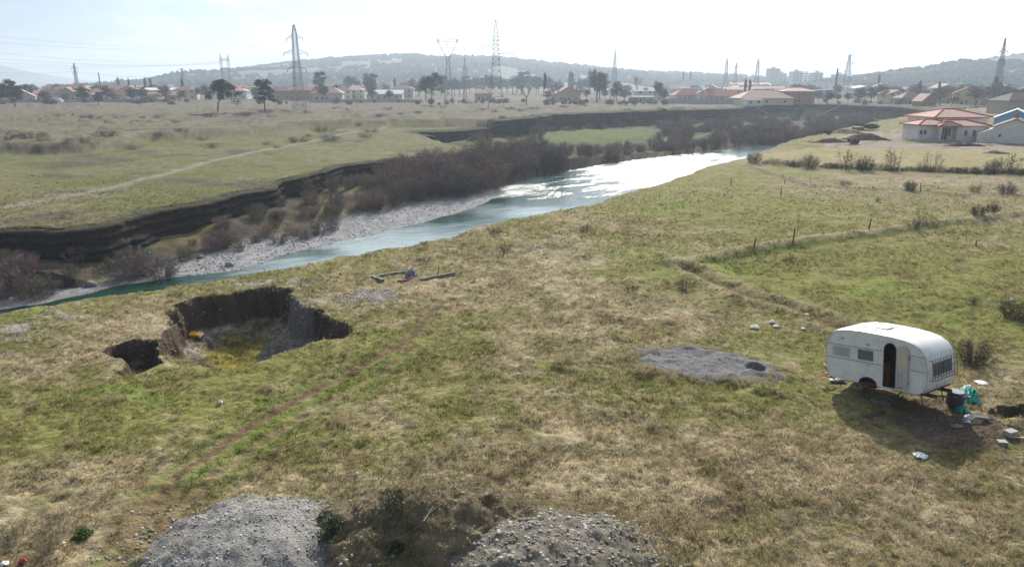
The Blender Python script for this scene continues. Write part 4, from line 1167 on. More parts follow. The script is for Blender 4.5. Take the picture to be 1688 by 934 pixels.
def house(px, py, Y, w, d, h, rh, kind, wall, roof, label, rz=0.0, name='house', cat='house', chimney=True, z=UP, wins=3, mats=None):
    """px: centre of the front; walls from z; roof kinds: hip, gable (ridge along x), gablef (gable towards us), flat"""
    p = PY(px, 300, Y)
    root = empty(name, (p.x, Y, z - .1), rz, label, cat)
    wm = WALLS.get(wall) or mats; rm = ROOFS[roof]
    e = .45
    mb = MB()
    x0, x1, y0, y1 = -w / 2, w / 2, 0, d
    if kind == 'gablef':
        v = [(x0, y0, 0), (x1, y0, 0), (x1, y0, h), (0, y0, h + rh), (x0, y0, h), (x0, y1, 0), (x1, y1, 0), (x1, y1, h), (0, y1, h + rh), (x0, y1, h)]
        mb.add(v, [(0, 1, 2, 3, 4), (5, 9, 8, 7, 6), (1, 6, 7, 2), (0, 4, 9, 5)])
        rf = MB(); t = .18
        for sx in (-1, 1):
            sl_ = rh / (w / 2); X = (w / 2 + e) * sx; zz_ = h - e * sl_
            a = [(0, y0 - e, h + rh), (X, y0 - e, zz_), (X, y1 + e, zz_), (0, y1 + e, h + rh)]
            rf.add([(q[0], q[1], q[2] + .01) for q in a] + [(q[0], q[1], q[2] + t) for q in a], [(0, 1, 2, 3), (4, 7, 6, 5), (0, 4, 5, 1), (1, 5, 6, 2), (2, 6, 7, 3), (3, 7, 4, 0)])
    elif kind == 'gable':
        ym = (y0 + y1) / 2
        v = [(x0, y0, 0), (x0, y1, 0), (x0, y1, h), (x0, ym, h + rh), (x0, y0, h), (x1, y0, 0), (x1, y1, 0), (x1, y1, h), (x1, ym, h + rh), (x1, y0, h)]
        mb.add(v, [(0, 4, 3, 2, 1), (5, 6, 7, 8, 9), (0, 5, 9, 4), (1, 2, 7, 6)])
        rf = MB(); t = .18
        for sy in (-1, 1):
            Yy = ym + sy * (d / 2 + e); zz_ = h - e * rh / (d / 2)
            a = [(x0 - e, ym, h + rh), (x0 - e, Yy, zz_), (x1 + e, Yy, zz_), (x1 + e, ym, h + rh)]
            rf.add([(q[0], q[1], q[2] + .01) for q in a] + [(q[0], q[1], q[2] + t) for q in a], [(0, 1, 2, 3), (4, 7, 6, 5), (0, 4, 5, 1), (1, 5, 6, 2), (2, 6, 7, 3), (3, 7, 4, 0)])
    elif kind == 'hip':
        mb.box(x0, x1, y0, y1, 0, h)
        rf = MB(); m = min(w, d) / 2 + e; ym = (y0 + y1) / 2; rl = max(0, w / 2 + e - m)
        zb = h + .012
        v = [(x0 - e, y0 - e, zb), (x1 + e, y0 - e, zb), (x1 + e, y1 + e, zb), (x0 - e, y1 + e, zb)]
        v += [(q[0], q[1], zb + .16) for q in v]
        v += [(-rl, ym, zb + rh), (rl, ym, zb + rh)]
        rf.add(v, [(3, 2, 1, 0), (0, 1, 5, 4), (1, 2, 6, 5), (2, 3, 7, 6), (3, 0, 4, 7), (4, 5, 9, 8), (6, 7, 8, 9), (5, 6, 9), (7, 4, 8)])
    else:
        mb.box(x0, x1, y0, y1, 0, h)
        rf = MB(); rf.box(x0 - .3, x1 + .3, y0 - .3, y1 + .3, h + .01, h + .25 + rh * .2)
    build('wall', mb, wm, root)
    ro = build('roof', rf, rm, root)
    if chimney:
        c = MB(); cx = w * .2; c.box(cx, cx + .6, d * .55, d * .55 + .6, h - .2, h + rh + .7); build('chimney', c, WALLS['brick'], root)
    st = 2 if h > 4.5 else 1
    for s_ in range(st):
        for i in range(wins):
            wx = x0 + w * (i + .5) / wins; wz = .95 + s_ * 2.8
            f = MB(); f.box(wx - .6, wx + .6, -.05, .03, wz, wz + 1.25)
            fo = build('window', f, M_frame, root)
            f = MB(); f.box(wx - .5, wx + .5, -.075, -.05, wz + .1, wz + 1.15); build('pane', f, M_pane, fo)
    if w > 7:
        f = MB(); dx = x0 + w / max(wins, 1) ; f.box(dx - .45, dx + .45, -.06, .03, 0, 2.05); build('door', f, M_wood, root)
    return root
# (px of centre, distance, width, depth, wall height, roof height, kind, wall, roof, label, yaw)
HS = [
 (8, 372, 13, 9, 3.0, 2.2, 'hip', 'cream', 'terracotta', 'low house with an orange roof at the left edge behind the dark pine', .1),
 (60, 368, 11, 9, 3.0, 3.2, 'gablef', 'grey', 'pale', 'grey gabled house with a broad pale red roof, beside the red shed', .5),
 (30, 430, 12, 9, 5.2, 2.2, 'hip', 'grey', 'brown', 'two storey house partly hidden behind the dark pine', -.2),
 (92, 420, 12, 9, 3.2, 2.0, 'gable', 'cream', 'pale', 'pale roofed house behind the grey gabled house', 0),
 (108, 400, 13, 9, 3.4, 2.6, 'gable', 'white', 'terracotta', 'long house with a dull red roof behind the hedge, left of the gabled grey one', .1),
 (133, 385, 9, 9, 4.2, 2.8, 'gablef', 'green', 'terracotta', 'greenish gabled house with red roof near the first far pylon', .3),
 (142, 450, 16, 10, 5.5, 2.4, 'hip', 'pink', 'terracotta', 'large house whose red roof rises highest in the left row', 0),
 (160, 380, 10, 8, 3.0, 2.0, 'gablef', 'grey', 'brown', 'small grey house with a dark brown roof', .2),
 (182, 395, 12, 9, 4.6, 2.3, 'hip', 'white', 'terracotta', 'white walled house beneath an orange roof, right of the thin pole', .1),
 (205, 430, 13, 9, 5.4, 2.4, 'gable', 'pink', 'pale', 'pale pink two storey house in the second row on the left', -.1),
 (214, 385, 10, 9, 3.4, 2.4, 'gable', 'white', 'terracotta', 'white house with wide red roof ahead of the pink two storey house', -.2),
 (232, 400, 12, 9, 5.2, 2.5, 'gablef', 'pink', 'brown', 'brownish gabled house left of the two cypresses', .3),
 (262, 395, 10, 8, 3.2, 1.8, 'hip', 'cream', 'terracotta', 'bright orange roofed bungalow near the middle of the left row', 0),
 (283, 460, 20, 12, 5.0, 1.2, 'gable', 'grey', 'sheet', 'long hall with a whitish sheet metal roof on the left', .1),
 (290, 405, 11, 8, 3.0, 1.8, 'gable', 'brick', 'pale', 'plain brick house in front of the sheet metal hall', -.1),
 (320, 430, 13, 9, 5.0, 2.2, 'hip', 'cream', 'brown', 'cream house just left of the leaning umbrella pine', .2),
 (402, 440, 13, 9, 4.6, 2.0, 'hip', 'white', 'pale', 'white house between the leaning pine and the ragged pine', 0),
 (470, 430, 15, 9, 4.8, 2.2, 'gable', 'brick', 'brown', 'brown house left behind the legs of the first big pylon', .1),
 (505, 415, 13, 9, 5.4, 1.8, 'gable', 'brick', 'terracotta', 'brick red house right behind the first big pylon', -.1),
 (548, 400, 16, 10, 4.0, 3.2, 'hip', 'pink', 'pale', 'large pinkish hip roofed house right of the isolated dark pine', .1),
 (572, 430, 11, 9, 5.4, 2.0, 'gablef', 'white', 'terracotta', 'white gabled house behind the flat topped pine', .2),
 (592, 440, 12, 9, 5.0, 2.2, 'hip', 'cream', 'pale', 'cream house behind the group of three pines', 0),
 (640, 420, 20, 10, 3.4, 2.0, 'gable', 'cream', 'sheet', 'long low house with a pale roof right of the three pines', .05),
 (668, 470, 14, 9, 5.5, 2.4, 'hip', 'grey', 'brown', 'hazy house with a brown roof left of the narrow oval pine', 0),
 (798, 395, 9, 8, 4.0, 1.6, 'gable', 'pink', 'terracotta', 'small pink house glimpsed left of the tall pointed pylon', 0),
 (935, 385, 12, 9, 4.2, 3.4, 'gablef', 'pink', 'terracotta', 'pink gabled house standing alone right of the bare trees', .15),
 (915, 400, 8, 8, 3.0, 1.5, 'gable', 'white', 'terracotta', 'low white annex left of the pink gabled house', 0),
 (1064, 400, 15, 10, 5.0, .6, 'flat', 'white', 'sheet', 'white flat roofed building between the two dark trees', 0),
 (1056, 370, 11, 8, 2.6, .5, 'flat', 'cream', 'sheet', 'low building with a white flat roof below the taller white one', 0),
 (1128, 400, 16, 10, 2.8, 3.4, 'hip', 'cream', 'terracotta', 'house with a broad orange roof right of the white flat building', .1),
 (1127, 440, 10, 9, 6.0, .5, 'flat', 'grey', 'sheet', 'building with a bright white roof rising behind the orange one', 0),
 (1158, 390, 11, 9, 4.2, 2.8, 'gablef', 'white', 'pale', 'white gabled house in the middle of the centre settlement', -.2),
 (1180, 385, 17, 10, 3.0, 2.8, 'gable', 'pink', 'terracotta', 'wide red roofed house right of the white gabled house', .1),
 (1205, 440, 16, 9, 5.4, 1.4, 'gable', 'white', 'pale', 'white long house with a pinkish roof in the second row', -.1),
 (1252, 330, 24, 13, 2.8, 3.4, 'hip', 'cream', 'pale', 'wide low building with a pale orange hip roof at the gully edge', .05),
 (1233, 318, 7, 5, 2.4, .5, 'flat', 'white', 'sheet', 'small white shed at the gully edge in front of the wide hip roofed building', 0),
 (1303, 345, 14, 10, 5.6, 1.6, 'hip', 'brick', 'pale', 'unrendered brick house with an orange roof at the gully edge', -.1),
 (1252, 470, 22, 9, 5.6, 1.6, 'gable', 'pink', 'pale', 'long building with a pink roof behind the wide hip roofed one', 0),
 (1275, 440, 8, 8, 5.0, .5, 'flat', 'grey', 'sheet', 'small block with a gleaming white roof above the orange roof', 0),
 (1345, 450, 10, 8, 5.0, .5, 'flat', 'grey', 'sheet', 'block with a white flat roof in front of the apartment towers', 0),
 (1408, 470, 12, 8, 6.0, 1.4, 'gablef', 'white', 'sheet', 'hazy white gabled house right of the apartment towers', .2),
 (1462, 345, 10, 8, 4.6, 1.6, 'gablef', 'cream', 'brown', 'cream house with a shallow dark roof left of the brown roofed one', .2),
 (1488, 330, 11, 8, 2.8, 2.8, 'hip', 'stone', 'brown', 'low house with a steep dark red roof beyond the gorge', 0),
 (1512, 300, 6, 6, 2.6, 2.6, 'gablef', 'brick', 'pale', 'small unfinished brick gable house on the far bank', .1),
 (1572, 330, 11, 9, 5.0, 2.6, 'gablef', 'yellow', 'brown', 'yellowish gabled house with a dark red roof left of the dark evergreen', -.5),
 (1590, 345, 11, 8, 5.2, 2.4, 'gable', 'pink', 'terracotta', 'dark red roofed house attached right of the yellowish gabled one', -.2),
 (1548, 345, 12, 8, 3.2, 2.4, 'gable', 'stone', 'terracotta', 'low house with a faded red roof left of the yellowish gabled one', .1),
 (1626, 400, 14, 9, 5.4, 2.2, 'gable', 'pink', 'pale', 'pale pink roofed house in front of the right hill', 0),
 (1672, 400, 12, 9, 5.0, 2.2, 'hip', 'cream', 'pale', 'house at the right edge below the hill with a pale orange roof', 0),
 (1673, 235, 14, 9, 4.0, 2.6, 'hip', 'stone', 'dark', 'stone house with a black roof at the right edge of the photo', .1),
]
for a in HS:
    house(a[0], 0, a[1], a[2], a[3], a[4], a[5], a[6], a[7], a[8], a[9], a[10], chimney=a[5] > 1.5, wins=3 if a[2] > 9 else 2)
hq = random.Random(77)
for j in range(46):
    px = hq.choice([hq.uniform(-30, 350), hq.uniform(380, 700), hq.uniform(1090, 1320), hq.uniform(1380, 1700)])
    o = house(px, 0, hq.uniform(470, 640), hq.uniform(9, 15), 8, hq.uniform(3, 6.5), hq.uniform(1.6, 2.6), hq.choice(['hip', 'gable', 'gablef']), hq.choice(['white', 'cream', 'pink', 'grey', 'stone']), hq.choice(['terracotta', 'pale', 'brown', 'pale']),
              'hazy little house in the back rows of the far settlement', hq.uniform(-.5, .5), name='far_house', chimney=False, wins=2)
    o['group'] = 'hazy houses in the back rows of the settlement'
# red shed, dark car-like shed bits on the left
M_red = mat('red_paint', (.40, .03, .04), .6, noise=.15, nscale=2)
rb = PY(76, 165, 362)
o = empty('red_shed', (rb.x, 362, UP - .1), 0, 'small bright red shed beside the grey gabled house', 'shed')
build('wall', MB().box(-1.6, 1.6, 0, 3, 0, 2.4), M_red, o); build('roof', MB().box(-1.8, 1.8, -.2, 3.2, 2.41, 2.55), M_steeld, o)
build('door', MB().box(-.5, .5, -.06, -.002, 0, 2), M_steeld, o)
# parked van by the grey house
M_white = mat('white_paint', (.78, .78, .78), .4, noise=.08, nscale=2)
M_tyre = mat('tyre_rubber', (.02, .02, .02), .9)
vb = PY(95, 165, 358)
o = empty('parked_van', (vb.x, 358, UP - .05), R(80), 'white van parked right of the red shed, its front dark', 'van')
b_ = MB(); b_.add([(-1, -2.4, .4), (1, -2.4, .4), (1, 2.4, .4), (-1, 2.4, .4), (-.95, -2.4, 1.2), (.95, -2.4, 1.2), (.9, -1.5, 2.2), (-.9, -1.5, 2.2), (.9, 2.35, 2.25), (-.9, 2.35, 2.25)],
      [(0, 3, 2, 1), (0, 1, 5, 4), (4, 5, 6, 7), (7, 6, 8, 9), (2, 3, 9, 8), (1, 2, 8, 6, 5), (3, 0, 4, 7, 9)])
build('body', b_, M_white, o)
build('windscreen', MB().add([(-.85, -2.34, 1.28), (.85, -2.34, 1.28), (.82, -1.6, 2.12), (-.82, -1.6, 2.12)], [(0, 1, 2, 3)]), M_pane, o)
for sx in (-.95, .95):
    for sy in (-1.5, 1.5): build('wheel', MB().bar((sx - .1, sy, .36), (sx + .1, sy, .36), .7, 12), M_tyre, o)
# field walls and fences of the settlement
def wall_line(name, a, b, h, t, m, label, Y1, Y2, z=UP):
    A = PY(a, 300, Y1); B = PY(b, 300, Y2); L = math.hypot(B.x - A.x, B.y - A.y)
    o = empty(name, (A.x, A.y, z - .1), math.atan2(B.y - A.y, B.x - A.x), label, 'wall')
    build('wall_body', MB().box(0, L, -t / 2, t / 2, 0, h), m, o); build('coping', MB().box(-.05, L + .05, -t / 2 - .06, t / 2 + .06, h + .002, h + .12), M_conc, o)
wall_line('boundary_wall', 1085, 1225, 2.2, .25, WALLS['grey'], 'long grey boundary wall in front of the red roofed centre houses', 355, 335)
wall_line('boundary_wall', -20, 300, 1.6, .25, WALLS['stone'], 'low wall along the front of the left row of houses', 362, 372)
wall_line('boundary_wall', 520, 700, 1.4, .25, WALLS['grey'], 'low pale wall behind the three pines', 372, 372)
# apartment towers far off
def tower(px, top, base, wpx, Y, label, m='grey'):
    a = PY(px - wpx / 2, base, Y); b = PY(px + wpx / 2, top, Y); w = b.x - a.x; h = b.z - UP
    root = empty('apartment_block', ((a.x + b.x) / 2, Y, UP), 0, label, 'apartment block')
    build('wall', MB().box(-w / 2, w / 2, 0, 14, 0, h), WALLS[m], root)
    build('roof', MB().box(-w / 2 - .3, w / 2 + .3, -.3, 14.3, h + .01, h + .8), M_conc, root)
    build('stair_head', MB().box(-w * .15, w * .15, 4, 9, h + .81, h + 3.4), WALLS['white'], root)
    n = max(2, int(w / 4)); k = int(h / 3)
    proto = None
    for r_ in range(k):
        for i in range(n):
            o = bpy.data.objects.new('window', WINM); COL.objects.link(o); o.parent = root
            o.location = (-w / 2 + w * (i + .5) / n, -.04, 1.0 + r_ * 3)
WINM = MB().box(-.9, .9, 0, .08, 0, 1.5).mesh('window'); WINM.materials.append(M_pane)
tower(1277, 114, 132, 20, 1100, 'tallest apartment block on the skyline, leftmost of the row', 'grey')
tower(1291, 122, 132, 12, 1090, 'lower block attached right of the tallest apartment block', 'grey')
tower(1315, 119, 134, 18, 1000, 'second apartment block on the skyline', 'grey')
tower(1331, 122, 134, 12, 1020, 'pale low apartment block between the two middle ones', 'white')
tower(1349, 121, 134, 16, 1000, 'fourth apartment block, right of the pale low one', 'grey')
tower(1386, 124, 136, 20, 1000, 'rightmost apartment block, behind the three armed far pylon', 'grey')
# long hall under the blocks
house(1340, 0, 800, 60, 15, 9, 1.5, 'flat', 'white', 'sheet', 'long pale industrial hall below the apartment blocks', chimney=False, wins=8, name='industrial_hall', cat='hall')
house(1225, 0, 760, 40, 15, 7, 2.0, 'gable', 'white', 'pale', 'long pale hall with a pinkish roof left of the apartment blocks', chimney=False, wins=6, name='industrial_hall', cat='hall')

# ------------------------------------------------------------ white bungalow with the red hip roof
def bungalow():
    base = P(1556, 234, 0); Yf = base.y
    sc = (Yf * CP + HC * SP) / F                     # metres per photograph pixel there
    root = empty('white_bungalow', (base.x + 2.2, Yf, hz(base.x, Yf) + .05), R(4), 'white bungalow with a pinkish red hip roof in several parts', 'house')
    wm = WALLS['white']; RT = mat('roof_rose_tiles', (.46, .27, .22), .85, noise=.22, nscale=3, bump=.03, bscale=6); RR = mat('roof_ridge_tiles', (.36, .075, .055), .8)
    def X(px): return (px - 1556) * sc
    def Z(py, dy=0): return (234 - py) * sc * 1.02 - dy * .065
    def block(nm, x0, x1, y0, y1, z1):
        return build(nm, MB().box(x0, x1, y0, y1, -.6, z1), wm, root)
    def hip(x0, x1, y0, y1, z0, rh, e=.55):
        x0 -= e; x1 += e; y0 -= e; y1 += e; w, d = x1 - x0, y1 - y0
        r = min(w, d) / 2; mx_, my_ = (x0 + x1) / 2, (y0 + y1) / 2
        if w >= d: A = Vector((x0 + r, my_, z0 + rh)); B = Vector((x1 - r, my_, z0 + rh))
        else: A = Vector((mx_, y0 + r, z0 + rh)); B = Vector((mx_, y1 - r, z0 + rh))
        c = [Vector(q) for q in ((x0, y0, z0), (x1, y0, z0), (x1, y1, z0), (x0, y1, z0))]
        mb = MB(); v = [q - Vector((0, 0, .14)) for q in c] + c + [A, B]
        if w >= d: tops = [(4, 5, 9, 8), (5, 6, 9), (6, 7, 8, 9), (7, 4, 8)]
        else: tops = [(4, 5, 8), (5, 6, 9, 8), (6, 7, 9), (7, 4, 8, 9)]
        mb.add(v, [(3, 2, 1, 0), (0, 1, 5, 4), (1, 2, 6, 5), (2, 3, 7, 6), (3, 0, 4, 7)] + tops)
        ro = build('roof', mb, RT, root)
        rb_ = MB()
        ends = [A, B, B, A] if w >= d else [A, A, B, B]
        for q, e_ in zip(c, ends): rb_.bar(q + Vector((0, 0, .03)), e_ + Vector((0, 0, .03)), .26, 5)
        rb_.bar(A + Vector((0, 0, .03)), B + Vector((0, 0, .03)), .28, 5)
        for i in range(4): rb_.bar(c[i] + Vector((0, 0, -.03)), c[(i + 1) % 4] + Vector((0, 0, -.03)), .16, 4)
        build('ridge_cap', rb_, RR, ro)
    D = 6.0
    # back block
    bx0, bx1 = X(1549) + 0, X(1640) + .5
    block('wall', bx0, bx1, D, D + 9.5, Z(199) + .0); hip(bx0, bx1, D, D + 9.5, Z(199) + .01, 1.5)
    # left wing, set back a bit
    block('wall', X(1499), X(1556), 1.5, 7.0, Z(209)); hip(X(1499), X(1556), 1.5, 7.0, Z(209) + .01, .95)
    # porch block in front: recessed door
    px0, px1 = X(1526), X(1556)
    build('wall', MB().box(X(1529), px1 + .3, 1.4, 1.5, -.6, Z(210.5)), wm, root)
    for q in (X(1527), px1 + .1):
        build('pilaster', MB().box(q, q + .45, -.1, .4, -.1, Z(211)), wm, root)
    build('porch_floor', MB().box(X(1524), px1 + .9, -.3, 1.4, -.6, .12), M_conc, root)
    block('wall', px1 + .31, X(1611), .0, 6.0, Z(210.5)); hip(X(1528), X(1609), .1, 6.0, Z(210.5) + .01, 1.05)
    hip(X(1529), X(1557), -.25, 1.9, Z(210.5) + .06, .75, .45)
    d_ = build('double_door', MB().box(X(1537), X(1548), 1.30, 1.398, .13, 2.5), mat('dark_door', (.06, .06, .075), .4), root)
    build('door_bar', MB().box(X(1542.2), X(1542.8), 1.27, 1.3, .13, 2.5).box(X(1537), X(1548), 1.272, 1.299, 1.2, 1.26), M_frame, d_)
    build('window', MB().box(X(1550), X(1552.5), 1.33, 1.399, .9, 2.3), M_pane, root)
    for q in (1572, 1586.5):
        w_ = build('window', MB().box(X(q) - .33, X(q) + .33, -.05, -.002, .95, 2.15), M_frame, root)
        build('pane', MB().box(X(q) - .25, X(q) + .25, -.075, -.052, 1.03, 2.07), M_pane, w_)
    for q in (1632, 1638.5):
        w_ = build('window', MB().box(X(q) - .3, X(q) + .3, D - .05, D - .002, 2.0, 3.2), M_frame, root)
        build('pane', MB().box(X(q) - .22, X(q) + .22, D - .075, D - .052, 2.08, 3.12), M_pane, w_)
    for q in (1503, 1510):
        w_ = build('window', MB().box(X(q) - .33, X(q) + .33, 1.45, 1.498, 1.1, 2.1), M_frame, root)
        build('pane', MB().box(X(q) - .25, X(q) + .25, 1.42, 1.449, 1.18, 2.02), M_pane, w_)
    build('terrace', MB().box(X(1488), X(1530), -1.3, 1.49, -.6, .35), M_conc, root)
    build('terrace', MB().box(X(1602), X(1640), .8, 5.9, -.6, .5), M_conc, root)
bungalow()
# small white house at the right edge, gable to us, with a lean-to
p0 = P(1668, 238, 0)
sc_ = (p0.y * CP + HC * SP) / F
root = empty('white_gable_house', (p0.x, p0.y, hz(p0.x, p0.y)), R(-35), 'small white gable house with a lean-to, in front of the blue building', 'house')
w_, h_, rh_ = 58 * sc_, 26 * sc_, 13 * sc_
mb = MB(); v = [(-w_ / 2, 0, -.5), (w_ / 2, 0, -.5), (w_ / 2, 0, h_), (0, 0, h_ + rh_), (-w_ / 2, 0, h_), (-w_ / 2, 9, -.5), (w_ / 2, 9, -.5), (w_ / 2, 9, h_), (0, 9, h_ + rh_), (-w_ / 2, 9, h_)]
mb.add(v, [(0, 1, 2, 3, 4), (5, 9, 8, 7, 6), (1, 6, 7, 2), (0, 4, 9, 5)]); build('wall', mb, WALLS['white'], root)
rf = MB()
for sx in (-1, 1):
    X_ = (w_ / 2 + .3) * sx; zz_ = h_ - .3 * rh_ / (w_ / 2)
    a = [(0, -.3, h_ + rh_), (X_, -.3, zz_), (X_, 9.3, zz_), (0, 9.3, h_ + rh_)]
    rf.add([(q[0], q[1], q[2] + .01) for q in a] + [(q[0], q[1], q[2] + .15) for q in a], [(0, 1, 2, 3), (4, 7, 6, 5), (0, 4, 5, 1), (1, 5, 6, 2), (2, 6, 7, 3), (3, 7, 4, 0)])
build('roof', rf, ROOFS['brown'], root)
lx = 22 * sc_
build('lean_to', MB().add([(-w_ / 2 - lx, .3, -.5), (-w_ / 2 - .01, .3, -.5), (-w_ / 2 - .01, .3, h_ * .92), (-w_ / 2 - lx, .3, h_ * .55), (-w_ / 2 - lx, 6, -.5), (-w_ / 2 - .01, 6, -.5), (-w_ / 2 - .01, 6, h_ * .92), (-w_ / 2 - lx, 6, h_ * .55)],
      [(0, 1, 2, 3), (4, 7, 6, 5), (3, 2, 6, 7), (0, 3, 7, 4), (1, 5, 6, 2)]), WALLS['white'], root)
wo_ = build('window', MB().box(-w_ * .37, -w_ * .37 + .6, -.05, -.002, 1.1, 1.75), M_frame, root)
build('pane', MB().box(-w_ * .37 + .07, -w_ * .37 + .53, -.07, -.051, 1.17, 1.68), M_pane, wo_)
build('chimney', MB().box(-.3, .3, 3, 3.6, h_ + rh_ * .4, h_ + rh_ + 1.1), WALLS['brick'], root)
# blue building behind
pb = PY(1667, 235, 165)
root = empty('blue_house', (pb.x, 165, 0), R(-35), 'bright blue house with white eaves behind the small white gable house', 'house')
w_ = 58 * 165 / F * 1.0; h_ = PY(1667, 196, 165).z; rh_ = 1.9
mb = MB(); v = [(-w_ / 2, 0, -.5), (w_ / 2, 0, -.5), (w_ / 2, 0, h_), (0, 0, h_ + rh_), (-w_ / 2, 0, h_), (-w_ / 2, 9, -.5), (w_ / 2, 9, -.5), (w_ / 2, 9, h_), (0, 9, h_ + rh_), (-w_ / 2, 9, h_)]
mb.add(v, [(0, 1, 2, 3, 4), (5, 9, 8, 7, 6), (1, 6, 7, 2), (0, 4, 9, 5)]); build('wall', mb, M_blue, root)
rf = MB()
for sx in (-1, 1):
    X_ = (w_ / 2 + .7) * sx; zz_ = h_ - .7 * rh_ / (w_ / 2)
    a = [(0, -.5, h_ + rh_), (X_, -.5, zz_), (X_, 9.3, zz_), (0, 9.3, h_ + rh_)]
    rf.add([(q[0], q[1], q[2] + .01) for q in a] + [(q[0], q[1], q[2] + .22) for q in a], [(0, 1, 2, 3), (4, 7, 6, 5), (0, 4, 5, 1), (1, 5, 6, 2), (2, 6, 7, 3), (3, 7, 4, 0)])
build('roof', rf, ROOFS['sheet'], root)
for q in (-2, 0.2, 2.4):
    w2 = build('window', MB().box(q - .4, q + .4, -.05, -.002, h_ - 1.6, h_ - .4), M_frame, root); build('pane', MB().box(q - .32, q + .32, -.07, -.051, h_ - 1.5, h_ - .5), M_pane, w2)

# earth heaps and dumped soil by the bungalow
for (px, py, rx, ry, h, lb, mm, nm) in [(1428, 232, 5.2, 3.4, 1.3, 'long dark brown heap of dug soil left of the bungalow', M_dirt, 'soil_heap'), (1395, 219, 4.0, 3, 1.0, 'dark overgrown soil heap topped with green, furthest from us in the yard', M_earth, 'soil_heap'), (1368, 236, 4.2, 2.5, .8, 'low reddish soil heap at the left end of the yard', M_dirt, 'soil_heap'),
                             (1590, 241, 4.8, 1.6, .55, 'low band of dark soil in front of the bungalow', M_dirt, 'soil_heap'), (1640, 655 - 400, 2.2, 1.5, .4, 'small pale soil heap before the small white gable house', M_rub, 'soil_heap')]:
    q = P(px, py, 0)
    heap(nm, (q.x, q.y), rx, ry, h, 0, mm, lb, 'soil heap', n=50, rough=.2, seed=int(px), n_st=60, st=(.05, .18), stc=(.3, .26, .22))
green_shrub(1425, 214, .8, 1.4, 4.5, 'dark green bush spreading over the soil heap in the yard', seed=15, n=700, size=.13)
green_shrub(1408, 238, 0, 1.0, 1.8, 'grey green bush at the front of the yard left of the bungalow', seed=16, n=400, size=.08, m=M_needle2)
green_shrub(1364, 222, 0, .9, 1.4, 'small dark bush on the river side of the yard', seed=17, n=300, size=.08)

# ------------------------------------------------------------ pylons
def lattice_tower(name, px, base_py, label, prof, arms, m=M_steel, z=UP, Y=None, t=.16, group=None, rz=0.0, seg=None):
    """prof: [(py, width_px)], arms: [(py, x0px, x1px)] relative to the axis"""
    p = P(px, base_py, z) if Y is None else Vector((PY(px, base_py, Y).x, Y, z))
    Y = p.y; s = (Y * CP + HC * SP) / F
    root = empty(name, (p.x, Y, p.z - .2), rz, label, 'pylon', group)
    zz_ = [PY(px, q[0], Y).z - p.z for q in prof]; ww = [q[1] * s / 2 for q in prof]
    zz_[0] = 0
    mb = MB()
    def W_(z): return float(np.interp(z, zz_, ww))
    z0 = 0; levels = [0]
    while z0 < zz_[-1] - .5:
        z0 = min(zz_[-1], z0 + max(1.5, 1.45 * W_(z0))); levels.append(z0)
    cs = [(-1, -1), (1, -1), (1, 1), (-1, 1)]
    for a, b in zip(levels[:-1], levels[1:]):
        wa, wb = W_(a), W_(b)
        for k in range(4):
            c, d = cs[k], cs[(k + 1) % 4]
            mb.bar((c[0] * wa, c[1] * wa, a), (c[0] * wb, c[1] * wb, b), t, 4, caps=False)
            mb.bar((c[0] * wa, c[1] * wa, a), (d[0] * wb, d[1] * wb, b), t * .55, 3, caps=False)
            mb.bar((d[0] * wa, d[1] * wa, a), (c[0] * wb, c[1] * wb, b), t * .55, 3, caps=False)
            mb.bar((c[0] * wb, c[1] * wb, b), (d[0] * wb, d[1] * wb, b), t * .5, 3, caps=False)
    build('mast', mb, m, root)
    att = []
    for (py, x0, x1) in arms:
        za = PY(px, py, Y).z - p.z; x0 *= s; x1 *= s; w = W_(za)
        for xe in (x0, x1):
            if abs(xe) < .01: continue
            sg = 1 if xe > 0 else -1
            mb = MB(); L = abs(xe) - w
            hh = min(1.1, L * .35 + .3)
            for yy_ in (-w, w):
                mb.bar((sg * w, yy_, za), (xe, 0, za), t * .7, 4); mb.bar((sg * w, yy_, za + hh), (xe, 0, za + .05), t * .6, 4)
            for k in range(1, 4):
                f = k / 4; xx_ = sg * w + (xe - sg * w) * f
                mb.bar((xx_, w * (1 - f), za), (xx_, w * (1 - f), za + hh * (1 - f)), t * .4, 3); mb.bar((xx_, -w * (1 - f), za), (xx_, w * (1 - f), za), t * .4, 3)
            ao = build('crossarm', mb, m, root)
            ins = MB(); L2 = max(.8, 5 * s)
            ins.bar((xe, 0, za - .05), (xe, 0, za - L2), .14, 6)
            for k in range(4): ins.bar((xe, 0, za - .2 - k * L2 / 5), (xe, 0, za - .28 - k * L2 / 5), .30, 8)
            build('insulator', ins, M_glassins, ao)
            att.append(Vector((p.x + xe, Y, p.z - .2 + za - L2)))
    return root, att
A1, at1 = lattice_tower('lattice_pylon', 495, 186, 'tall grey lattice pylon with three crossarms, left of centre', [(186, 19), (125, 11), (86, 8), (55, 6.5), (40, 2)], [(62, -13, 13), (87, -20, 19), (113, -16, 15)], t=.2)
A2, at2 = lattice_tower('lattice_pylon', 818, 178, 'tallest pointed pylon with staggered single arms, centre of the photo', [(178, 26), (110, 12), (62, 8), (30, .8)], [(64, 0, 26), (76, -20, 0), (88, 0, 28)], t=.22)
A3, at3 = lattice_tower('slim_pylon', 767, 165, 'slim dark pylon between the delta pylon and the tallest pylon', [(165, 6), (125, 4), (95, 1.5)], [(122, -5, 5), (114, -4, 4)], m=M_steeld, t=.2)
A4, at4 = lattice_tower('far_pylon', 130, 160, 'small far pylon above the red roofs on the left', [(160, 5), (130, 3.5), (104, 1)], [(112, -5, 5), (119, -4, 4)], Y=520, t=.28)
